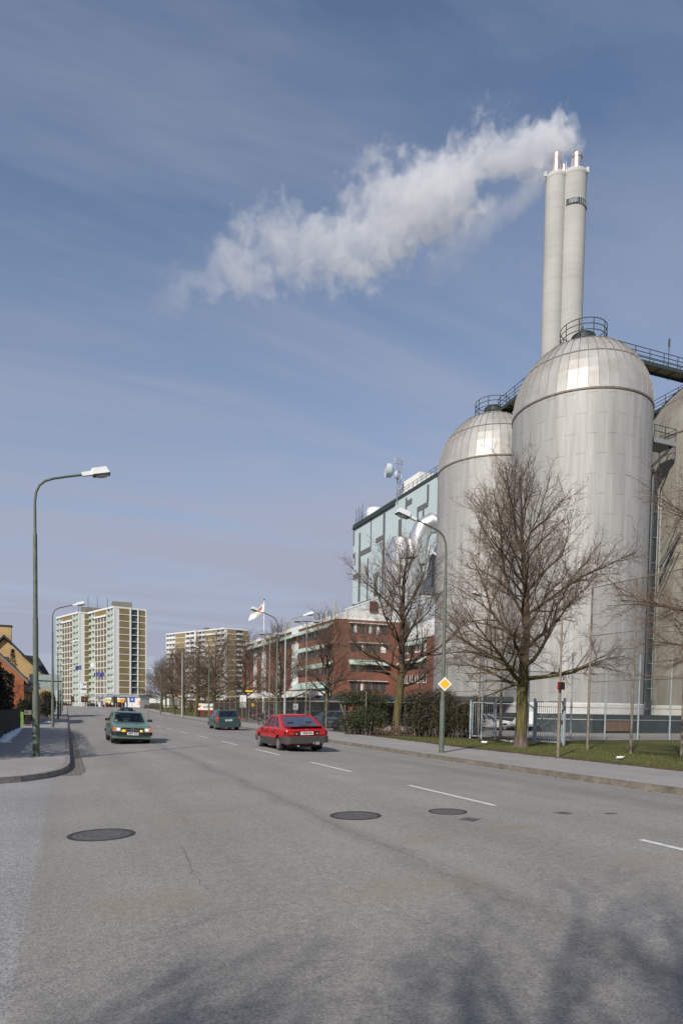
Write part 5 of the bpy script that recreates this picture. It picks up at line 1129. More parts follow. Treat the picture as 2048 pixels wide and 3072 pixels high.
# ---------------------------------------------------------------- hedges and bushes
def leaf_mesh(shapes, n, size, seed, jag=0.25, dens_in=0.35):
    rnd = random.Random(seed); mb = MB(); tot = sum(s[3]*s[4]*s[5] for s in shapes)
    for (cx, cy, cz, rx, ry, rz, box) in [(s+(False,))[:7] for s in shapes]:
        k = int(n*rx*ry*rz/tot)
        for _ in range(k):
            if box:
                p = [rnd.uniform(-1,1) for _ in range(3)]; ax = rnd.randrange(3)
                if rnd.random() > dens_in: p[ax] = (1 if rnd.random() < .5 else -1)*rnd.uniform(.86,1.04)
            else:
                v = Vector((rnd.gauss(0,1),rnd.gauss(0,1),rnd.gauss(0,1))).normalized(); rr = 1-rnd.random()**2*(.6 if rnd.random() < .7 else .95); rr *= 1+rnd.gauss(0,jag*.4)
                p = v*rr
            c = Vector((cx+p[0]*rx, cy+p[1]*ry, cz+p[2]*rz))
            if c.z < .02: continue
            a = Vector((rnd.gauss(0,1),rnd.gauss(0,1),rnd.gauss(0,1))).normalized(); b = a.cross(Vector((rnd.gauss(0,1),rnd.gauss(0,1),rnd.gauss(0,1)))).normalized(); s = size*rnd.uniform(.5,1.5)
            mb.add([c-a*s, c+b*s*.5, c+a*s, c-b*s*.5], [(0,1,2,3)])
    return mb
M['evergreen'] = mat('evergreen_leaves', (0.040,0.048,0.020), 0.6, var=0.6, scale=2.2, spec=0.3)
M['evergreen2'] = mat('brownish_evergreen_leaves', (0.050,0.042,0.026), 0.65, var=0.6, scale=2.0, spec=0.3)
M['darkhedge'] = mat('dark_hedge_leaves', (0.020,0.024,0.014), 0.8, var=0.5, scale=2.5, spec=0.2)
M['conifer'] = mat('blue_green_needles', (0.035,0.055,0.045), 0.7, var=0.5, scale=3)
M['brownleaf'] = mat('dry_brown_twiggery', (0.125,0.085,0.055), 0.85, var=0.45, scale=1.0, spec=0.15)
M['deadleaf'] = mat('tan_dead_leaves', (0.17,0.115,0.06), 0.85, var=0.4, scale=2)
def stems(mb, cx, cy, rx, ry, h, n, seed):
    rnd = random.Random(seed)
    for _ in range(n):
        x, y = cx+rnd.uniform(-rx,rx)*.6, cy+rnd.uniform(-ry,ry)*.6; a = rnd.uniform(0,6.28); l = rnd.uniform(.1,.45)
        mb.tube([(x,y,0),(x+cos(a)*l*.4,y+sin(a)*l*.4,h*.5),(x+cos(a)*l,y+sin(a)*l,h)], [.03,.02,.008], 5, caps=False)
def bush(name, loc, label, shapes, n, size, material, seed, cat='bush', group=None, stem_n=14):
    t = thing(name, loc, label, cat, group); leaf_mesh(shapes, n, size, seed).build('foliage', M[material], t, normals=False)
    if stem_n:
        q = MB(); s0 = shapes[0]
        for s in shapes: stems(q, s[0], s[1], s[3], s[4], max(.3, s[2]+s[5]*.4), stem_n, seed)
        q.build('stems', M['bark'], t)
    return t
bush('evergreen_bush', (17.3,37.4,0), 'evergreen bush left of the mossy tree trunk, over the parked cars', [(0,-.2,1.0,1.3,1.2,.75),(-1.0,.6,.75,.8,.9,.6),(.6,1.2,2.1,1.5,1.3,.75),(-.6,1.4,2.35,1.1,.9,.5)], 9500, .055, 'evergreen', 3, group='evergreen bushes by the pavement')
bush('evergreen_bush', (20.6,34.4,0), 'broad dark evergreen bush right of the mossy tree trunk', [(0,0,1.35,1.5,1.3,1.3),(.9,-.8,1.0,1.1,1.0,.9),(-1.1,.8,.9,1.0,1.0,.75),(.5,.9,2.1,1.3,1.1,.8),(-.7,1.4,2.2,1.0,1.0,.7)], 15000, .055, 'evergreen2', 4, group='evergreen bushes by the pavement')
bush('evergreen_bush', (22.4,33.6,0), 'smaller leafy bush beside the pale blue gate', [(0,0,1.1,.8,.8,1.1),(.4,.3,2.0,.7,.7,.6)], 3000, .05, 'evergreen2', 5, group='evergreen bushes by the pavement')
bush('low_shrub', (19.5,36.0,0), 'low tangle of brown shrubs at the foot of the mossy trunk', [(0,0,.35,2.4,.5,.4)], 900, .05, 'deadleaf', 6)
bush('twiggy_shrub', (24.0,39.5,0), 'thin pale leaved shrub before the silo wall', [(0,0,2.6,.6,.6,1.0)], 500, .05, 'deadleaf', 7, stem_n=22)
bush('tall_hedge', (-4.3,32,0), 'tall dark hedge behind the board fence at the left edge', [(.25,-4,1.75,1.1,8.5,1.7,True),(.3,8.5,1.7,1.05,4.4,1.6,True),(.15,13.2,1.4,1.0,1.6,1.4),(.1,2.5,3.2,1.0,9,.75)], 34000, .09, 'darkhedge', 8, 'hedge', stem_n=5)
bush('clipped_bush', (-3.0,57.5,0), 'clipped dark rounded bush under the orange house', [(0,0,1.15,.62,1.6,.8),(-.1,2.4,1.0,.5,1.6,.8)], 7000, .06, 'darkhedge', 9, 'bush')
bush('brown_shrub', (-3.6,76,0), 'tan leafed shrub under the pale green slatted panel', [(0,0,1.6,.9,2.2,1.4),(.3,5,1.5,.9,2.5,1.3)], 4200, .09, 'deadleaf', 10, stem_n=30)
bush('dark_shrub', (-2.0,88,0), 'dark shrub mass in shade below the slatted panel', [(-.4,0,1.6,.9,2.5,1.5),(-.2,12,1.7,.8,6,1.5)], 7000, .10, 'darkhedge', 12, 'shrub')
bush('rose_tangle', (-3.35,53.5,0), 'reddish bare twig tangle by the green board', [(0,0,.7,.35,1.6,.6)], 900, .05, 'deadleaf', 13, 'shrub', stem_n=30)
q = thing('small_conifer', (-6.2,92,0), 'small blue green conifer before the yellow gable', 'tree'); cm = MB(); rnd = random.Random(6)
for i in range(3600):
    z = 2.2+rnd.random()**1.2*6.2; f = 1-(z-2.2)/6.4; lay = .65+.35*abs(sin(z*5.5)); r = (.12+1.35*f)*lay*rnd.random()**.5; a = rnd.random()*6.28
    c = Vector((cos(a)*r, sin(a)*r, z-.25*r)); d_ = Vector((cos(a),sin(a),-.1))*.13; e_ = Vector((-sin(a),cos(a),rnd.uniform(-.5,.5)))*.04; cm.add([c-d_, c+e_, c+d_, c-e_], [(0,1,2,3)])
cm.build('crown', M['conifer'], q, normals=False); MB().tube([(0,0,0),(0,0,7.8)], [.12,.02], 7).build('trunk', M['bark'], q)
# reddish climber twigs on the orange gable
cb = thing('bare_climber', (-4.2,60.9,0), 'bare reddish climber spread over the orange gable wall', 'climber'); q = MB(); rnd = random.Random(9)
for i in range(120):
    p = Vector((rnd.uniform(-2.2,.6), -.05-rnd.random()*.35, rnd.uniform(.6,3.4))); pts = [p]; a = rnd.uniform(.3,2.8)
    for k in range(5): a += rnd.gauss(0,.4); p = p+Vector((cos(a)*.16, rnd.gauss(0,.03), abs(sin(a))*.13)); pts.append(p)
    q.tube(pts, [.014,.012,.010,.008,.006,.004], 3, caps=False)
q.tube([(-.6,-.1,0),(-.7,-.1,1.6),(-.6,-.15,2.6)], [.05,.03,.01], 6); q.build('stems', mat('reddish_stems', (.13,.045,.04), .8, var=.3), cb)
# brown thicket along the far lawn, one mass
q = leaf_mesh([(31,140,1.4,3,26,1.5,True),(37,190,1.6,3.5,26,1.7,True),(26.5,112,1.3,1.6,6,1.4,True),(31,120,1.6,3,8,1.7,True),(45,215,1.6,12,3,1.7,True)], 26000, .16, 21)
tag(q.build('thicket', M['brownleaf'], normals=False), 'brown leafless thicket behind the avenue trees', 'thicket', kind='stuff')
bush('low_hedge', (27.5,215,zy(215)), 'low brown hedge before the far garage row', [(0,0,.5,5,1.2,.7,True)], 1800, .14, 'brownleaf', 22, 'hedge', stem_n=0)
# ---------------------------------------------------------------- fences
def wires(mb, a, b, z0, z1, pitch, r):
    """chain link between two ground points: two families of slanting wires, each a thin real prism"""
    a, b = Vector(a), Vector(b); l = (b-a).length; d = (b-a)/l; h = z1-z0; n = Vector((d.y,-d.x,0))*r; k = int((l+h)/pitch)
    for i in range(k):
        for sgn in (1,-1):
            s0 = i*pitch-(h if sgn > 0 else 0); s1 = s0+sgn*h if sgn > 0 else s0-h
            u0, u1, v0, v1 = s0, s1, z0, z1
            if sgn < 0: u0, u1 = s0, s0-h
            # clip to the panel
            def clip(u0, v0, u1, v1):
                if u0 > u1: u0, v0, u1, v1 = u1, v1, u0, v0
                if u1 <= 0 or u0 >= l: return None
                m_ = (v1-v0)/(u1-u0)
                if u0 < 0: v0 -= m_*u0; u0 = 0
                if u1 > l: v1 -= m_*(u1-l); u1 = l
                return u0, v0, u1, v1
            c = clip(u0, v0, u1, v1)
            if not c or c[2]-c[0] < .02: continue
            p = a+d*c[0]; q_ = a+d*c[2]; p.z = c[1]; q_.z = c[3]
            t_ = Vector((0,0,r)); mb.add([p+n, p-n+t_, p-n-t_, q_+n, q_-n+t_, q_-n-t_], [(0,1,4,3),(1,2,5,4),(2,0,3,5)])
M['wire'] = mat('dull_fence_wire', (0.10,0.10,0.095), 0.6, metal=0.4, var=0.2)
def mesh_fence(name, loc, label, pts, h, rails, pm, pitch, wr, pr, posts=None, ph=None, step=2.2):
    t = thing(name, loc, label, 'fence', None)
    mw = MB(); ml = MB()
    for a, b in zip(pts, pts[1:]):
        A, B = Vector((*a,0)), Vector((*b,0)); l = (B-A).length; n = max(1, round(l/step))
        for i in range(n+(1 if b == pts[-1] else 0)):
            p = A+(B-A)*(i/n); hh = (ph or h); MB().lathe([(pr,-.05),(pr,hh*.45),(pr*.8,hh*.47),(pr*.8,hh),(.001,hh+.02)], 8, p).build('post', M[pm], t, world=True, smooth=50)
        wires(mw, A, B, .08, h, pitch, wr)
        for z in rails: ml.tube([(A.x,A.y,z),(B.x,B.y,z)], .018 if z < h-.3 else .022, 5)
    mw.build('wire_mesh', M['wire'], t, world=True, normals=False); ml.build('rail', M['rustpost'], t, world=True)
    return t
mesh_fence('tall_mesh_fence', (20.7,20,0), 'seven metre high mesh fence on rusty posts across the lawn', [(21.2,8.5),(20.66,22.2)], 6.9, (2.9,4.85,6.9), 'rustpost', .115, .0030, .05, step=2.25)
mesh_fence('tall_mesh_fence', (21.6,33,0), 'high mesh fence on brown posts between the gates and the bushes', [(21.3,27.5),(21.9,32.2),(22.6,40.5)], 4.9, (2.75,4.9), 'rustpost', .115, .0030, .05, step=4.3)
BFN = mesh_fence('blue_post_fence', (28,30.4,0), 'mesh fence on tall pale blue posts along the yard edge', [(21.9,31.9),(24.9,31.6),(27.9,31.4),(40,30.2)], 3.95, (1.9,3.95), 'bluesteel', .11, .0035, .055, ph=5.2, step=2.5)
q = MB(); q.tube([(22.2,32.0,4.7),(25.9,30.0,.1)], .035, 6); q.build('brace', M['bluesteel'], BFN, world=True)
cf = mesh_fence('chain_link_fence', (16.8,65,0), 'low chain link fence between the pavement and the parked cars', [(17.05,37.2),(16.75,50),(17.3,84)], 2.15, (2.15,), 'rustpost', .085, .003, .035, ph=2.65, step=3.0)
q = MB(); q.tube([(16.95,38.6,1.9),(17.0,40.3,.05)], .03, 6); q.tube([(16.9,41.0,1.9),(16.95,39.4,.05)], .03, 6); q.build('brace', M['rustpost'], cf, world=True)
def gate(loc, label, rz, w=1.75, h=2.15):
    t = thing('bar_gate', loc, label, 'gate', 'pale blue bar gates', rz=rz)
    for s in (0, w): MB().box(s-.045,s+.045,-.045,.045,0,h+.1).build('post', M['bluesteel'], t)
    q = MB(); q.box(.1,w-.1,-.025,.025,.12,.18); q.box(.1,w-.1,-.025,.025,h-.1,h-.04); q.box(.1,.15,-.025,.025,.12,h-.04); q.box(w-.15,w-.1,-.025,.025,.12,h-.04); q.build('frame', M['bluesteel'], t)
    q = MB(); k = int((w-.3)/.115)
    for i in range(1, k): x = .15+(w-.3)*i/k; q.tube([(x,0,.15),(x,0,h-.08)], .012, 5)
    q.build('bars', M['galv'], t); MB().box(w-.17,w-.09,-.05,.05,1.0,1.2).build('lock', M['darkgrey'], t); return t
gate((21.35,26.6,0), 'pale blue bar gate just right of the largest tree trunk', R(-78), 1.75); gate((21.55,32.5,0), 'pale blue bar gate left of the largest tree trunk, before the white car', R(-55), 1.5); gate((27.2,70,0), 'wide pale blue bar gate before the brick building corner', R(-75), 3.4, 2.6)
def panel_sign(name, loc, w, h, z, mt, label, rz, lines=None):
    t = thing(name, loc, label, 'sign', rz=rz); MB().box(-w/2,w/2,-.02,.02,z,z+h).build('panel', M[mt], t); MB().tube([(0,.03,0),(0,.03,z+h)], .03, 6).build('post', M['rustpost'], t)
    if lines:
        q = MB()
        for i in range(lines): q.box(-w*.38,w*(.38-.1*(i % 2)),-.026,-.02,z+h*(.75-i*.5/lines),z+h*(.75-i*.5/lines)+h*.06)
        q.build('text_lines', M['stripe'], t)
panel_sign('notice_sign', (17.3,51.6,0), .4, .5, 1.45, 'white', 'small white notice on the fence before the pale blue gate', R(-25), 3)
panel_sign('notice_sign', (17.6,70.3,0), .7, 1.35, 1.55, 'offwhite', 'tall pale notice board on the fence above the dark estate car', R(-25))
panel_sign('yellow_notice', (18.6,70,0), .35, .35, 1.7, 'yellowsign', 'small yellow notice between the fence posts', R(-25))
panel_sign('yellow_road_sign', (17.3,66.6,0), .75, .16, 3.2, 'yellowsign', 'small yellow direction sign high above the dark estate car', R(-25))
# flagpole with flag, company sign, bollard
fp = thing('flagpole', (26.1,92.5,0), 'tall white flagpole before the brick building', 'flagpole'); MB().lathe([(.11,0),(.10,6),(.06,16.8),(.001,17)], 10).build('pole', M['white'], fp, smooth=50); MB().lathe([(.09,0),(.12,.1),(.001,.2)], 8, (0,0,17)).build('finial', M['darkgrey'], fp)
fg = thing('flag', (26.05,92.45,16.6), 'white flag with a red and orange mark, drooping from the tall flagpole', 'flag', rot=Matrix.Rotation(R(-22.5),3,'Z'))
def droop():
    n, k = 16, 8; vs = []; pts = {}
    for i in range(n+1):
        for j in range(k+1):
            u, v = i/n, j/k
            x = -(2.0*u+.25*v*u); y = .28*sin(u*6+v*1.5)*u+.1*sin(v*5); z = -v*1.35*(1-.25*u)-1.75*u+.12*sin(u*8)
            vs.append((x-.12*v*0, y, z))
    mb = MB(); mb.add(vs, [(i*(k+1)+j, (i+1)*(k+1)+j, (i+1)*(k+1)+j+1, i*(k+1)+j+1) for i in range(n) for j in range(k)]); return mb, vs, k
dm_, dv, dk = droop(); dm_.build('cloth', M['white'], fg, smooth=70)
def patch(u0, u1, v0, v1, nm, mt):
    q = MB(); n = 16
    for i in range(int(u0*n), int(u1*n)):
        for j in range(int(v0*dk), int(v1*dk)):
            for sgn in (-1,1):
                c = [Vector(dv[a]) + Vector((0,sgn*.012,0)) for a in (i*(dk+1)+j, (i+1)*(dk+1)+j, (i+1)*(dk+1)+j+1, i*(dk+1)+j+1)]; q.add(c, [(0,1,2,3)])
    q.build(nm, M[mt], fg)
patch(.13,.38,.25,.63,'red_mark','redsign'); patch(.19,.5,.63,.88,'orange_mark','orange')
cs = thing('company_sign', (23.0,119.5,0), 'white company sign with an orange swirl on red legs', 'sign', rz=R(-24))
MB().box(-1.75,1.75,-.1,.1,1.05,2.2).build('board', M['white'], cs)
for x in (-.75,.95): MB().box(x-.16,x+.16,-.08,.08,0,1.0).build('leg', M['redsign'], cs)
MB().box(-1.6,1.6,-.09,.09,.92,1.045).build('red_rail', M['redsign'], cs)
Tm = lambda x, z, y=-.105: Matrix.Translation((x,y,z)) @ Matrix.Rotation(pi/2,4,'X')
text_obj('sydkraft', .62, 'lettering', M['platetext'], cs, Tm(.62,1.62), .006, .012)
q = MB(Tm(-1.12,1.62) @ Matrix.Rotation(.35,4,'Z') @ Matrix.Diagonal((.27,.19,1,1))); q.lathe([(1,0),(1,.012),(.001,.012)], 20); q.build('red_emblem', M['redsign'], cs)
def arc(mt, nm, r0, r1, a0, a1, sx, sy, dz):
    q = MB(Tm(-1.0,1.64) @ Matrix.Rotation(.3,4,'Z') @ Matrix.Diagonal((sx,sy,1,1))); n = 18
    for i in range(n):
        t0, t1 = a0+(a1-a0)*i/n, a0+(a1-a0)*(i+1)/n; w0, w1 = sin(pi*i/n), sin(pi*(i+1)/n)
        q.add([(r0*cos(t0),r0*sin(t0),dz),((r0+(r1-r0)*w0)*cos(t0),(r0+(r1-r0)*w0)*sin(t0),dz),((r0+(r1-r0)*w1)*cos(t1),(r0+(r1-r0)*w1)*sin(t1),dz),(r0*cos(t1),r0*sin(t1),dz)], [(0,1,2,3)])
    q.build(nm, M[mt], cs)
arc('orange', 'orange_swirl', .95, 1.45, -1.2, 2.9, .30, .24, .016); arc('yellowsign', 'yellow_swirl', 1.05, 1.3, .2, 2.6, .33, .27, .02)
bo = thing('bollard', (20.6,112,0), 'small black bollard on the lawn left of the red legged sign', 'bollard'); MB().lathe([(.16,0),(.16,.95),(.12,1.02),(.001,1.05)], 12).build('post', M['black'], bo)
for (x, y, w, lab) in ((20.9,28.6,.5,'flat white paper lying on the grass by the gate, left piece'),(21.2,28.0,.42,'flat white paper lying on the grass by the gate, right piece'),(18.9,27.2,.16,'small scrap of white paper on the lawn'),(17.5,17.2,.13,'tiny white scrap on the lawn near the pavement')):
    tag(MB(Matrix.Translation((x,y,.03)) @ Matrix.Rotation(x*7,4,'Z')).add([(-w,-.15,0),(0,-.18,.07),(w,-.1,0),(w*.9,.16,.03),(0,.2,.09),(-w*.8,.14,.02)], [(0,1,4,5),(1,2,3,4)]).build('litter', M['paper']), lab, 'litter')
# shed with green fascia
sh = thing('open_shed', (34,55,0), 'long low open shed with a dark green fascia before the far silo', 'shed')
a, b = Vector((25.0,62.0,0)), Vector((37.4,49.6,0)); d = (b-a).normalized(); n_ = Vector((d.y,-d.x,0)); n_ = n_ if n_.y < 0 else -n_
FS = Matrix((d, n_, Vector((0,0,1)))).transposed().to_4x4(); FS.translation = a; ln = (b-a).length
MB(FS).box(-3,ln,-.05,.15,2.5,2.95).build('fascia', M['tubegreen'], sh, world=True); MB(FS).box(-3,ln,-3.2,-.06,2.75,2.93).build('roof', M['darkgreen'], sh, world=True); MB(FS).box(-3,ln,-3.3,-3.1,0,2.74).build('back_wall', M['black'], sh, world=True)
q = MB(FS); q.box(-3,ln,.05,.12,2.28,2.36); q.build('gutter', M['galv'], sh, world=True)
for i in range(7): MB(FS).box(-2.9+i*(ln+2.8)/6,-2.75+i*(ln+2.8)/6,-.04,.04,0,2.5).build('post', M['tubegreen'], sh, world=True)
MB(FS).box(1.2,3.0,-1.5,-.5,1.0,1.9).build('stored_crate', mat('orange_crate', (.30,.09,.05), .8), sh, world=True)
# ---------------------------------------------------------------- vehicles
def ring(w, zb, zt, top=.90):
    mid = min(.60, zt-.15)
    half = [(.80*w,zb),(.965*w,zb+.09),(w,zb+.24 if zb+.24 < mid else mid-.02),(w,mid),(.985*w,zt-.08),(.955*w,zt-.03),(top*w,zt)]
    return [(0,zb)]+half+[(0,zt+.018)]+[(-y,z) for y, z in half[::-1]]
def loft(stations):
    mb = MB(); n = len(ring(1,.2,.9)); vs = []
    for x, zb, zt, w in stations: vs += [(x,y,z) for y, z in ring(w,zb,zt)]
    fs = [(i*n+j, i*n+(j+1)%n, (i+1)*n+(j+1)%n, (i+1)*n+j) for i in range(len(stations)-1) for j in range(n)]
    fs += [tuple(range(n)), tuple(range((len(stations)-1)*n, len(stations)*n))]
    return mb.add(vs, fs)
def cut_arches(o, xs, zc, r, W):
    cut = MB()
    for x in xs:
        for s in (-1,1): 
            c = MB(); c.disc_y((x, s*(W/2-.02), zc), r, .5, 28, r); cut.add(c.v, c.f)
    co = cut.build('cutter', M['black']); md = o.modifiers.new('b','BOOLEAN'); md.object = co; md.operation = 'DIFFERENCE'; md.solver = 'EXACT'
    dg = bpy.context.evaluated_depsgraph_get(); me = bpy.data.meshes.new_from_object(o.evaluated_get(dg)); o.modifiers.clear(); old = o.data; o.data = me
    bpy.data.objects.remove(co)
    if not me.materials: me.materials.append(old.materials[0])
    me.polygons.foreach_set('use_smooth', [True]*len(me.polygons)); me.set_sharp_from_angle(angle=R(28))
def face_panels(t, c, us, vs, wins, frame_mb, name, th=.0):
    """c: four corners bottom-left, bottom-right, top-right, top-left; the cells (i,j) listed in wins become glass"""
    a, b, cc, d = [Vector(p) for p in c]
    P = lambda u, v: (a+(b-a)*u)*(1-v)+(d+(cc-d)*u)*v
    nrm = (b-a).cross(d-a).normalized()
    for i in range(len(us)-1):
        for j in range(len(vs)-1):
            q = [P(us[i],vs[j]),P(us[i+1],vs[j]),P(us[i+1],vs[j+1]),P(us[i],vs[j+1])]
            if (i, j) in wins:
                g = MB(); g.quad(*[p-nrm*.012 for p in q]); g.build(name, M['carglass'], t)
            else: frame_mb.add(q+[p-nrm*.03 for p in q], [(0,1,2,3),(7,6,5,4),(0,4,5,1),(1,5,6,2),(2,6,7,3),(3,7,4,0)])
def ubar(mb, xo, xi, W, z0, z1, sgn, rad=.16, inset=.06):
    """bumper wrapping the end of the car at x=xo (sgn +1 front, -1 rear)"""
    w = W/2; o = [(xi,w+.012),(xo-sgn*rad,w+.005),(xo-sgn*rad*.3,w-rad*.35),(xo,w-rad)]; o = o+[(x,-y) for x,y in o[::-1]]
    inn = [(x-sgn*inset if abs(y) < w-.05 else x, y*(1-inset/w)) for x,y in o[::-1]]
    mb.prism(o+inn, z0, z1)
def make_car(label, cat, loc, rz, paint, d, name='car', tilt=0.0, detail=True, group=None):
    t = thing(name, loc, label, cat, group, rot=Matrix.Rotation(rz,3,'Z') @ Matrix.Rotation(tilt,3,'X'))
    W = d['W']; b = loft(d['st']).build('body', M[paint], t, smooth=28)
    b.parent = None; cut_arches(b, d['ax'], .29, d.get('ar', .345), W); b.parent = t
    zb, zr = d['belt'], d['roof']; (r0, f0), (r1, f1) = d['cab0'], d['cab1']; w0, w1 = W/2*.925, W/2*.73
    fm = MB()
    face_panels(t, [(r0,w0*.97,zb),(r0,-w0*.97,zb),(r1,-w1,zr),(r1,w1,zr)], d.get('ru',[0,.07,.93,1]), d.get('rv',[0,.08,.90,1]), {(1,1)}, fm, 'rear_window')
    face_panels(t, [(f0,-w0*.97,zb),(f0,w0*.97,zb),(f1,w1,zr),(f1,-w1,zr)], [0,.05,.95,1], [0,.04,.93,1], {(1,1)}, fm, 'windscreen')
    us = d['su']; k = (len(us)-1)//2
    for s in (1,-1):
        c = [(f0,w0,zb),(r0,w0,zb),(r1,w1,zr),(f1,w1,zr)]
        if s < 0: c = [(r0,-w0,zb),(f0,-w0,zb),(f1,-w1,zr),(r1,-w1,zr)]
        uu = us if s > 0 else [1-u for u in us[::-1]]
        face_panels(t, c, uu, [0,.03,.88,1], {(i,1) for i in range(1,len(us)-1,2)}, fm, 'side_window')
    n = 6; rf = []
    roof = MB(); xs = [r1-.02,r1+(f1-r1)*.1,(r1+f1)/2,f1-(f1-r1)*.12,f1+.02]; zz = [0,.03,.045,.03,0]; vs = []
    for x, z in zip(xs, zz):
        for y in (-1,-.8,0,.8,1): vs.append((x, y*(w1+.012), zr+z*(1-abs(y)**2.5)-(.015 if abs(y) == 1 else 0)))
    roof.add(vs, [(i*5+j,i*5+j+1,(i+1)*5+j+1,(i+1)*5+j) for i in range(4) for j in range(4)]); roof.build('roof', M[paint], t, smooth=60)
    fm.build('pillars', M[paint], t)
    tub = MB(); tub.box(r0+.05,f0-.05,-w0*.9,w0*.9,zb-.06,zb-.01); 
    for y in (-.36,.36):
        for x, h in ((.05+(f0+r1)/2-.55,.22),((f0+r1)/2-1.35,.10)):
            if x > r0+.25: tub.box(x-.06,x+.06,y-.23,y+.23,zb-.05,zb+h*.55); tub.box(x-.05,x+.05,y-.11,y+.11,zb+h*.6,zb+h+.10)
    tub.build('seats', M['seat'], t)
    for x in d['ax']:
        for s in (-1,1):
            w = MB().disc_y((x,s*(W/2-.115),.29), .29, .185, 26, .265).build('wheel', M['rubber'], t, smooth=40)
            q = MB(); q.disc_y((x,s*(W/2-.10),.29), .18, .20, 22, .185); q.build('rim', M['rim'], w, smooth=40)
            q = MB()
            for i in range(8):
                a = 2*pi*i/8; q.box(x+.115*cos(a)-.022,x+.115*cos(a)+.022,*sorted((s*(W/2-.002),s*(W/2+.004))),.29+.115*sin(a)-.022,.29+.115*sin(a)+.022)
            q.build('rim_slots', M['black'], w)
            q = MB(); q.disc_y((x,s*(W/2-.27),.29), d.get('ar',.345)-.005, .08, 22); q.build('wheel_arch', M['black'], t)
    L2 = d['L']/2
    q = MB(); q.box(-L2+.25,L2-.25,-W/2+.2,W/2-.2,.17,.30); q.build('underbody', M['black'], t)
    for s in (-1,1): 
        m_ = MB(); m_.add([(f0-.34,s*(W/2-.02),zb+.05),(f0-.20,s*(W/2+.02),zb+.05),(f0-.20,s*(W/2+.19),zb+.04),(f0-.30,s*(W/2+.19),zb+.05),(f0-.34,s*(W/2-.02),zb+.16),(f0-.22,s*(W/2+.02),zb+.16),(f0-.22,s*(W/2+.18),zb+.15),(f0-.30,s*(W/2+.18),zb+.16)],
            [(0,1,2,3),(4,7,6,5),(0,4,5,1),(1,5,6,2),(2,6,7,3),(3,7,4,0)]); mm = m_.build('mirror', M[d.get('mirror','black')], t)
        MB().quad((f0-.345,s*(W/2+.03),zb+.06),(f0-.315,s*(W/2+.17),zb+.06),(f0-.315,s*(W/2+.165),zb+.145),(f0-.345,s*(W/2+.03),zb+.15)).build('mirror_glass', M['chrome'], mm)
    if detail:
        ln = MB()
        for s in (-1,1):
            for x in d['doors']: ln.box(x-.006,x+.006,*sorted((s*(W/2-.02),s*(W/2+.003))),.34,zb-.06)
            for x in d['handles']: ln.box(x-.09,x+.09,*sorted((s*(W/2-.02),s*(W/2+.02))),zb-.19,zb-.15)
        ln.build('door_seams', M['black'], t)
    return t
def plate(t, x, z, txt, s, w=.48, h=.115):
    p = MB().box(*sorted((x,x+s*.012)),-w/2,w/2,z-h/2,z+h/2).build('number_plate', M['plate'], t)
    mt = (Matrix(((0,0,1),(1,0,0),(0,1,0))) if s > 0 else Matrix(((0,0,-1),(-1,0,0),(0,1,0)))).to_4x4(); mt.translation = (x+s*.013,0,z)
    text_obj(txt, .105, 'plate_text', M['platetext'], p, mt, .002, .004)
    return p
def fbox(t, nm, mt, *a): return MB().box(*a).build(nm, M[mt], t)
SIERRA = dict(L=4.42, W=1.72, belt=.90, roof=1.345, cab0=(-1.72,.86), cab1=(-.86,.18), ax=(-1.33,1.28), su=[0,.08,.375,.405,.64,.675,.86,1], ru=[0,.06,.94,1],
    st=[(-2.16,.40,.80,.76),(-2.12,.30,.86,.80),(-1.95,.26,.90,.835),(-1.70,.24,.91,.85),(-1.0,.21,.905,.86),(0,.20,.90,.86),(.80,.20,.91,.86),(1.15,.22,.885,.855),(1.7,.24,.80,.83),(2.05,.28,.70,.78),(2.17,.36,.62,.72)], doors=(-.95,.02,.85), handles=(-.72,.22), mirror='darkgrey')
rc = make_car('bright red hatchback driving away down the right lane', 'car', (8.13,25.03,rz_(8.13,25)), pi/2, 'redcar', SIERRA, tilt=R(-1.6))
q = MB(); ubar(q, -2.27, -1.05-.62, 1.72, .33, .58, -1, .18, .10); ubar(q, 2.21, 1.75, 1.60, .28, .52, 1, .2, .10); q.build_each('bumper', M['darkgrey'], rc)
q = MB()
for s in (-1,1): q.box(-.98,.92,*sorted((s*.84,s*.872)),.22,.50); q.box(-1.72,-1.68,*sorted((s*.84,s*.872)),.3,.5)
q.build_each('side_cladding', M['darkgrey'], rc)
fbox(rc, 'tail_light_band', 'smokedlens', -2.185,-2.12,-.74,.74,.62,.77)
for s in (-1,1):
    fbox(rc, 'tail_light', 'redlens', -2.20,-2.12,*sorted((s*.50,s*.71)),.635,.755); fbox(rc, 'tail_light_side', 'smokedlens', -2.14,-2.02,*sorted((s*.70,s*.825)),.63,.765)
    fbox(rc, 'reversing_light', 'headlight', -2.196,-2.15,*sorted((s*.37,s*.43)),.66,.70)
pq = plate(rc, -2.19, .695, 'ORZ 965', -1); fbox(pq, 'plate_sticker', 'redlens', -2.207,-2.2,-.03,.02,.665,.72)
q = MB(); q.add([(-1.98,-.72,.955),(-2.20,-.66,.955),(-2.20,.66,.955),(-1.98,.72,.955),(-1.70,.74,.925),(-1.70,-.74,.925),(-2.19,-.66,.925),(-2.19,.66,.925)], [(0,1,2,3),(0,3,4,5),(1,6,7,2)]); q.build('spoiler', M['redcar'], rc); fbox(rc, 'spoiler_edge', 'black', -2.206,-2.195,-.62,.62,.93,.952)
q = MB(); q.tube([(-2.2,-.22,.33),(-2.34,-.22,.30),(-2.36,-.22,.38)], .02, 6); q.box(-2.3,-2.28,-.45,-.3,.27,.38); q.build('tow_bar', M['galv'], rc); q = MB(); q.tube([(-1.9,.35,.24),(-2.25,.35,.24)], .035, 8); q.build('exhaust', M['galv'], rc)
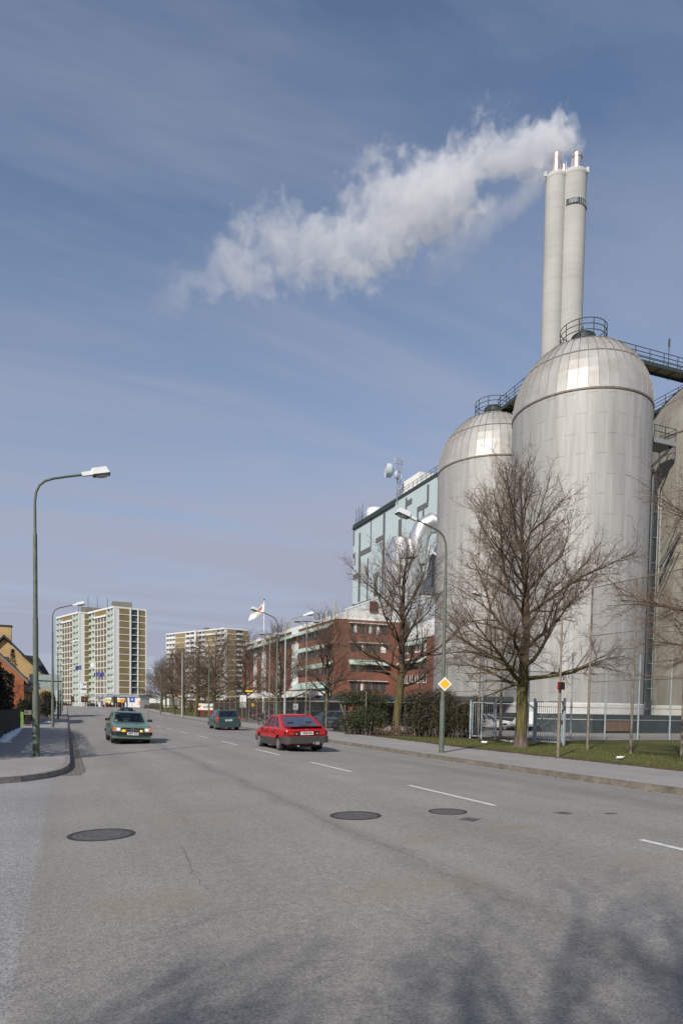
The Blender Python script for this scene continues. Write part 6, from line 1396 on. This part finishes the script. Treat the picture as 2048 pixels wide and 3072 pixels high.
fbox(rc, 'rear_wiper', 'black', -1.70,-1.64,-.25,.1,.945,.965); fbox(rc, 'badge', 'chrome', -2.168,-2.15,-.06,.06,.815,.84)
KADETT = dict(L=4.05, W=1.64, belt=.90, roof=1.355, cab0=(-1.70,.72), cab1=(-1.15,.08), ax=(-1.24,1.26), su=[0,.07,.42,.45,.72,.76,.93,1],
    st=[(-2.0,.36,.78,.72),(-1.95,.30,.90,.78),(-1.7,.25,.905,.805),(-.9,.21,.90,.82),(0,.20,.90,.82),(.68,.20,.91,.82),(1.1,.22,.885,.815),(1.6,.24,.83,.80),(1.93,.26,.775,.785),(1.98,.30,.74,.77)], doors=(-.80,.08,.74), handles=(-.6,.3))
gc = make_car('pale grey green oncoming hatchback with headlights and one yellow fog light lit', 'car', (2.50,31.25,rz_(2.5,31.25)), -pi/2+R(1.5), 'greencar', KADETT, tilt=R(-1.9))
fbox(gc, 'grille', 'black', 1.96,2.0,-.46,.46,.53,.70)
q = MB(); q.box(1.99,2.012,-.46,.46,.605,.622); q.box(1.99,2.012,-.46,.46,.525,.538)
q.add([(2.013,.075*cos(2*pi*i/24),.615+.075*sin(2*pi*i/24)) for i in range(24)]+[(2.013,.06*cos(2*pi*i/24),.615+.06*sin(2*pi*i/24)) for i in range(24)], [(i,(i+1)%24,24+(i+1)%24,24+i) for i in range(24)]); q.add([(2.016,-.05,.63),(2.016,.02,.625),(2.016,.055,.60),(2.016,-.015,.605)], [(0,1,2,3)]); q.build('grille_emblem', M['chrome'], gc)
em = bpy.data.materials.new('lit_headlamp'); em.use_nodes = True; e_ = em.node_tree.nodes['Principled BSDF']; e_.inputs['Base Color'].default_value = (.8,.8,.75,1); e_.inputs['Emission Color'].default_value = (1,.95,.82,1); e_.inputs['Emission Strength'].default_value = 0.9; M['lit'] = em
ey = em.copy(); ey.name = 'lit_fog_lamp'; e_ = ey.node_tree.nodes['Principled BSDF']; e_.inputs['Base Color'].default_value = (.8,.4,.01,1); e_.inputs['Emission Color'].default_value = (1,.5,.01,1); e_.inputs['Emission Strength'].default_value = .5; M['lityellow'] = ey
for s in (-1,1):
    h = fbox(gc, 'headlight', 'headlight', 1.93,2.0,*sorted((s*.475,s*.705)),.54,.71); o = MB(Matrix.Translation((2.0,s*.58,.625)) @ Matrix.Rotation(pi/2,4,'Y')).lathe([(.055,0),(.03,.01),(.001,.012)], 12).build('bulb', M['lit'], h)
    fbox(gc, 'indicator', 'amber', 1.86,1.985,*sorted((s*.71,s*.79)),.54,.71)
fl_ = MB(Matrix.Translation((2.06,-.36,.545)) @ Matrix.Rotation(pi/2,4,'Y')).lathe([(.001,-.05),(.07,-.03),(.085,0),(.05,.02),(.001,.025)], 16).build('fog_light', M['lityellow'], gc)
MB(Matrix.Translation((2.06,.36,.555)) @ Matrix.Rotation(pi/2,4,'Y')).lathe([(.001,-.05),(.06,-.03),(.07,0),(.04,.02),(.001,.025)], 16).build('fog_light', M['yellowlens'], gc)
q = MB(); ubar(q, 2.09, 1.66, 1.64, .40, .525, 1, .14, .10); ubar(q, -2.09, -1.66, 1.64, .40, .53, -1, .14, .10); q.build_each('bumper', M['black'], gc)
q = MB(); q.add([(2.02,-.72,.39),(2.02,.72,.39),(1.98,.74,.24),(1.98,-.74,.24),(1.75,-.80,.39),(1.75,.80,.39),(1.75,.80,.24),(1.75,-.80,.24)], [(0,1,2,3),(4,0,3,7),(1,5,6,2),(3,2,6,7)]); q.build('valance', M['greencar'], gc)
plate(gc, 2.092, .455, 'AMT 410', 1, .46, .11); fbox(gc, 'parking_disc', 'white', .56,.60,-.62,-.5,.93,.99)
q = MB(); q.tube([(.74,.1,.915),(.60,.55,.95)], .008, 4); q.tube([(.74,-.35,.915),(.60,.1,.95)], .008, 4); q.build('wiper', M['black'], gc)
MB().tube([(.9,.78,.9),(.8,.79,1.55)], .006, 4).build('aerial', M['black'], gc)
# the driver of the oncoming car, a person in dark clothes
def driver(loc, rot):
    V = [(0,0,0),(-.03,0,.28),(-.02,0,.46),(0,0,.55),(.02,0,.64),(.03,0,.74),(-.02,.19,.44),(.14,.25,.24),(.36,.14,.33),(-.02,-.19,.44),(.14,-.25,.24),(.36,-.14,.33),(.22,.1,.02),(.48,.12,.06),(.22,-.1,.02),(.48,-.12,.06)]
    E_ = [(0,1),(1,2),(2,3),(3,4),(4,5),(2,6),(6,7),(7,8),(2,9),(9,10),(10,11),(0,12),(12,13),(0,14),(14,15)]
    rad = [.15,.15,.13,.06,.085,.07,.08,.05,.032,.08,.05,.032,.085,.065,.085,.065]
    me = bpy.data.meshes.new('person'); me.from_pydata(V, E_, []); o = bpy.data.objects.new('person', me); COL.objects.link(o)
    sk = o.modifiers.new('s','SKIN'); ss = o.modifiers.new('ss','SUBSURF'); ss.levels = 2
    for i, r in enumerate(rad): me.skin_vertices[0].data[i].radius = (r, r)
    me.skin_vertices[0].data[0].use_root = True
    dg = bpy.context.evaluated_depsgraph_get(); m2 = bpy.data.meshes.new_from_object(o.evaluated_get(dg)); bpy.data.objects.remove(o)
    m2.materials.clear(); m2.materials.append(M['cloth']); m2.materials.append(M['skin'])
    for p in m2.polygons: p.use_smooth = True; p.material_index = 1 if (p.center.z > .53 or p.center.x > .33 and p.center.z > .2) else 0
    o = bpy.data.objects.new('person', m2); COL.objects.link(o); o.matrix_basis = Matrix.Translation(loc) @ rot
    tag(o, 'driver in a dark jacket behind the wheel of the oncoming green car', 'person')
    MB(Matrix.Translation((-.005,0,.70)) @ Matrix.Diagonal((.10,.092,.105,1))).lathe([(1,-.35),(1.02,.1),(.85,.65),(.5,.95),(.001,1.05)], 14).build('hair', M['hair'], o, smooth=60)
    q = MB(); q.tube([(.13,.0,.655),(.155,0,.635),(.12,0,.62)], [.008,.014,.01], 6)
    for s in (-1,1): q.add([(.113,s*.035-.012,.675),(.118,s*.035,.681),(.113,s*.035+.012,.675),(.117,s*.035,.669)], [(0,1,2,3)])
    q.build('face_features', M['skin'], o)
    return o
rotc = (Matrix.Rotation(-pi/2+R(1.5),3,'Z') @ Matrix.Rotation(R(-1.9),3,'X')).to_4x4()
driver(Vector((2.5,31.25,rz_(2.5,31.25))) + (rotc @ Vector((-.32,.35,.52))), rotc)
ESTATE = dict(L=4.63, W=1.76, belt=.93, roof=1.42, cab0=(-2.17,.98), cab1=(-1.82,.22), ax=(-1.36,1.34), su=[0,.07,.33,.355,.60,.625,.95,1], rv=[0,.06,.88,1],
    st=[(-2.27,.40,.86,.80),(-2.22,.28,.93,.84),(-1.9,.24,.935,.87),(-1.0,.21,.93,.88),(0,.20,.925,.88),(.9,.20,.93,.88),(1.3,.22,.90,.87),(1.8,.24,.80,.84),(2.15,.27,.68,.78),(2.28,.34,.60,.70)], doors=(-1.0,.06,.95), handles=(-.75,.3), mirror='tealcar')
mc = make_car('dark teal estate car turning off to the right ahead of the red car', 'car', (10.88,49.3,rz_(10.88,49.3)), pi/2-R(3), 'tealcar', ESTATE, tilt=R(-1.6))
for s in (-1,1):
    v = MB(); v.add([(-2.30,s*.72,.62),(-2.26,s*.86,.62),(-2.20,s*.865,1.02),(-2.24,s*.74,1.02),(-2.10,s*.884,.62),(-2.10,s*.872,.98)], [(0,1,2,3),(1,4,5,2)]); v.build('tail_light', M['redlens'], mc); fbox(mc, 'indicator', 'amber', -2.292,-2.25,*sorted((s*.74,s*.83)),.86,.93)
plate(mc, -2.29, .72, 'TEM 816', -1); fbox(mc, 'handle_strip', 'chrome', -2.29,-2.26,-.42,.36,.80,.825); fbox(mc, 'rear_wiper', 'chrome', -2.20,-2.17,-.5,-.42,.70,.82)
q = MB(); ubar(q, -2.36, -1.74, 1.76, .36, .60, -1, .16, .10); ubar(q, 2.36, 1.74, 1.76, .28, .52, 1, .16, .10); q.build_each('bumper', M['tealcar'], mc); q = MB(); ubar(q, -2.35, -1.76, 1.74, .22, .36, -1, .16, .10); q.build('lower_bumper', M['darkgrey'], mc)
q = MB()
for s in (-1,1): q.tube([(-1.7,s*.55,1.49),(.1,s*.55,1.49)], .018, 6); q.tube([(-1.7,s*.55,1.43),(-1.7,s*.55,1.49)], .015, 5); q.tube([(.1,s*.55,1.43),(.1,s*.55,1.49)], .015, 5)
q.build('roof_rails', M['galv'], mc); q = MB(); q.box(-2.2,-2.0,-.25,.25,.2,.3); q.build('tow_bar', M['galv'], mc)
SEDAN = dict(SIERRA); SEDAN.update(belt=.91, roof=1.38, cab0=(-1.35,.80), cab1=(-.80,.10), W=1.70, su=[0,.08,.45,.48,.86,1],
    st=[(-2.16,.40,.84,.74),(-2.10,.28,.90,.80),(-1.4,.24,.92,.84),(-.6,.21,.905,.85),(0,.20,.90,.85),(.78,.20,.91,.85),(1.15,.22,.89,.845),(1.7,.24,.84,.82),(2.08,.27,.76,.78),(2.16,.36,.66,.74)])
def park(lab, loc, rz, paint, dd, group='cars parked behind the chain link fence'):
    t = make_car(lab, 'car', loc, rz, paint, dd, name='parked_car', detail=True, group=group)
    L2 = dd['st'][-1][0]
    for s in (-1,1): fbox(t, 'headlight', 'headlight', L2-.08,L2+.02,*sorted((s*.42,s*.68)),.55,.68); fbox(t, 'tail_light', 'redlens', -L2-.02,-L2+.08,*sorted((s*.5,s*.72)),.66,.80)
    fbox(t, 'grille', 'black', L2-.06,L2+.015,-.40,.40,.55,.66); q = MB(); ubar(q, L2+.09, L2-.5, dd['W'], .32, .5, 1, .15, .1); ubar(q, -L2-.09, -L2+.5, dd['W'], .32, .5, -1, .15, .1); q.build_each('bumper', M['darkgrey'], t)
    return t
k1 = park('nearly black sedan nosed to the fence beside the evergreen bush', (19.8,45.0,-.02), pi-.12, 'blackcar', SEDAN)
park('grey blue estate car parked behind the roof of the red car', (20.0,51.0,-.02), pi-.1, 'greybluecar', ESTATE)
park('navy parked sedan mostly hidden by the red car and lamp posts', (20.6,57.2,-.02), pi-.05, 'navycar', SEDAN)
park('near black parked sedan just right of the teal estate car', (22.6,71.5,-.02), pi-.12, 'blackcar', SEDAN)
k2 = park('dark red parked sedan behind the near black one', (22.9,78.5,-.02), pi-.12, 'darkredcar', SEDAN)
park('white hatchback standing in the yard before the open shed', (33.2,47.6,-.02), R(-8), 'whitecar', KADETT, 'vehicles in the yard')
fc = make_car('dark car seen just over the roof of the oncoming green car', 'car', (6.25,79,rz_(6.2,79)), -pi/2, 'navycar', SEDAN)
for (src, loc, rz, lab) in ((k2,(-.5,272,zy(272)-.1),0,'red car crossing at the far left end of the street'),(k2,(13.6,247,zy(247)-.1),.2,'maroon car at the filling station'),(k1,(8.9,258,zy(258)-.1),.1,'dark car left of the white flagpoles at the filling station')):
    dup(src, loc, rz, lab, 'cars at the far crossing')
tr_ = thing('covered_trailer', (36.1,45.0,-.02), 'white tarpaulin covered trailer behind the largest tree trunk', 'trailer', 'vehicles in the yard', rz=R(-24))
q = MB(); q.extrude([(-1.75,-.85,.62),(1.9,-.85,.62),(1.55,-.7,1.62),(-1.0,-.7,1.62)], (0,1.6,0)); q.build('tarpaulin', M['white'], tr_)
MB().box(-1.8,1.9,-.85,.75,.42,.62).build('bed', M['galv'], tr_)
for s in (-.92,.82): MB().disc_y((.1,s,.27), .27, .16, 20, .24).build('wheel', M['rubber'], tr_)
MB().tube([(-1.8,0,.45),(-2.7,0,.4)], .05, 6).build('drawbar', M['galv'], tr_)
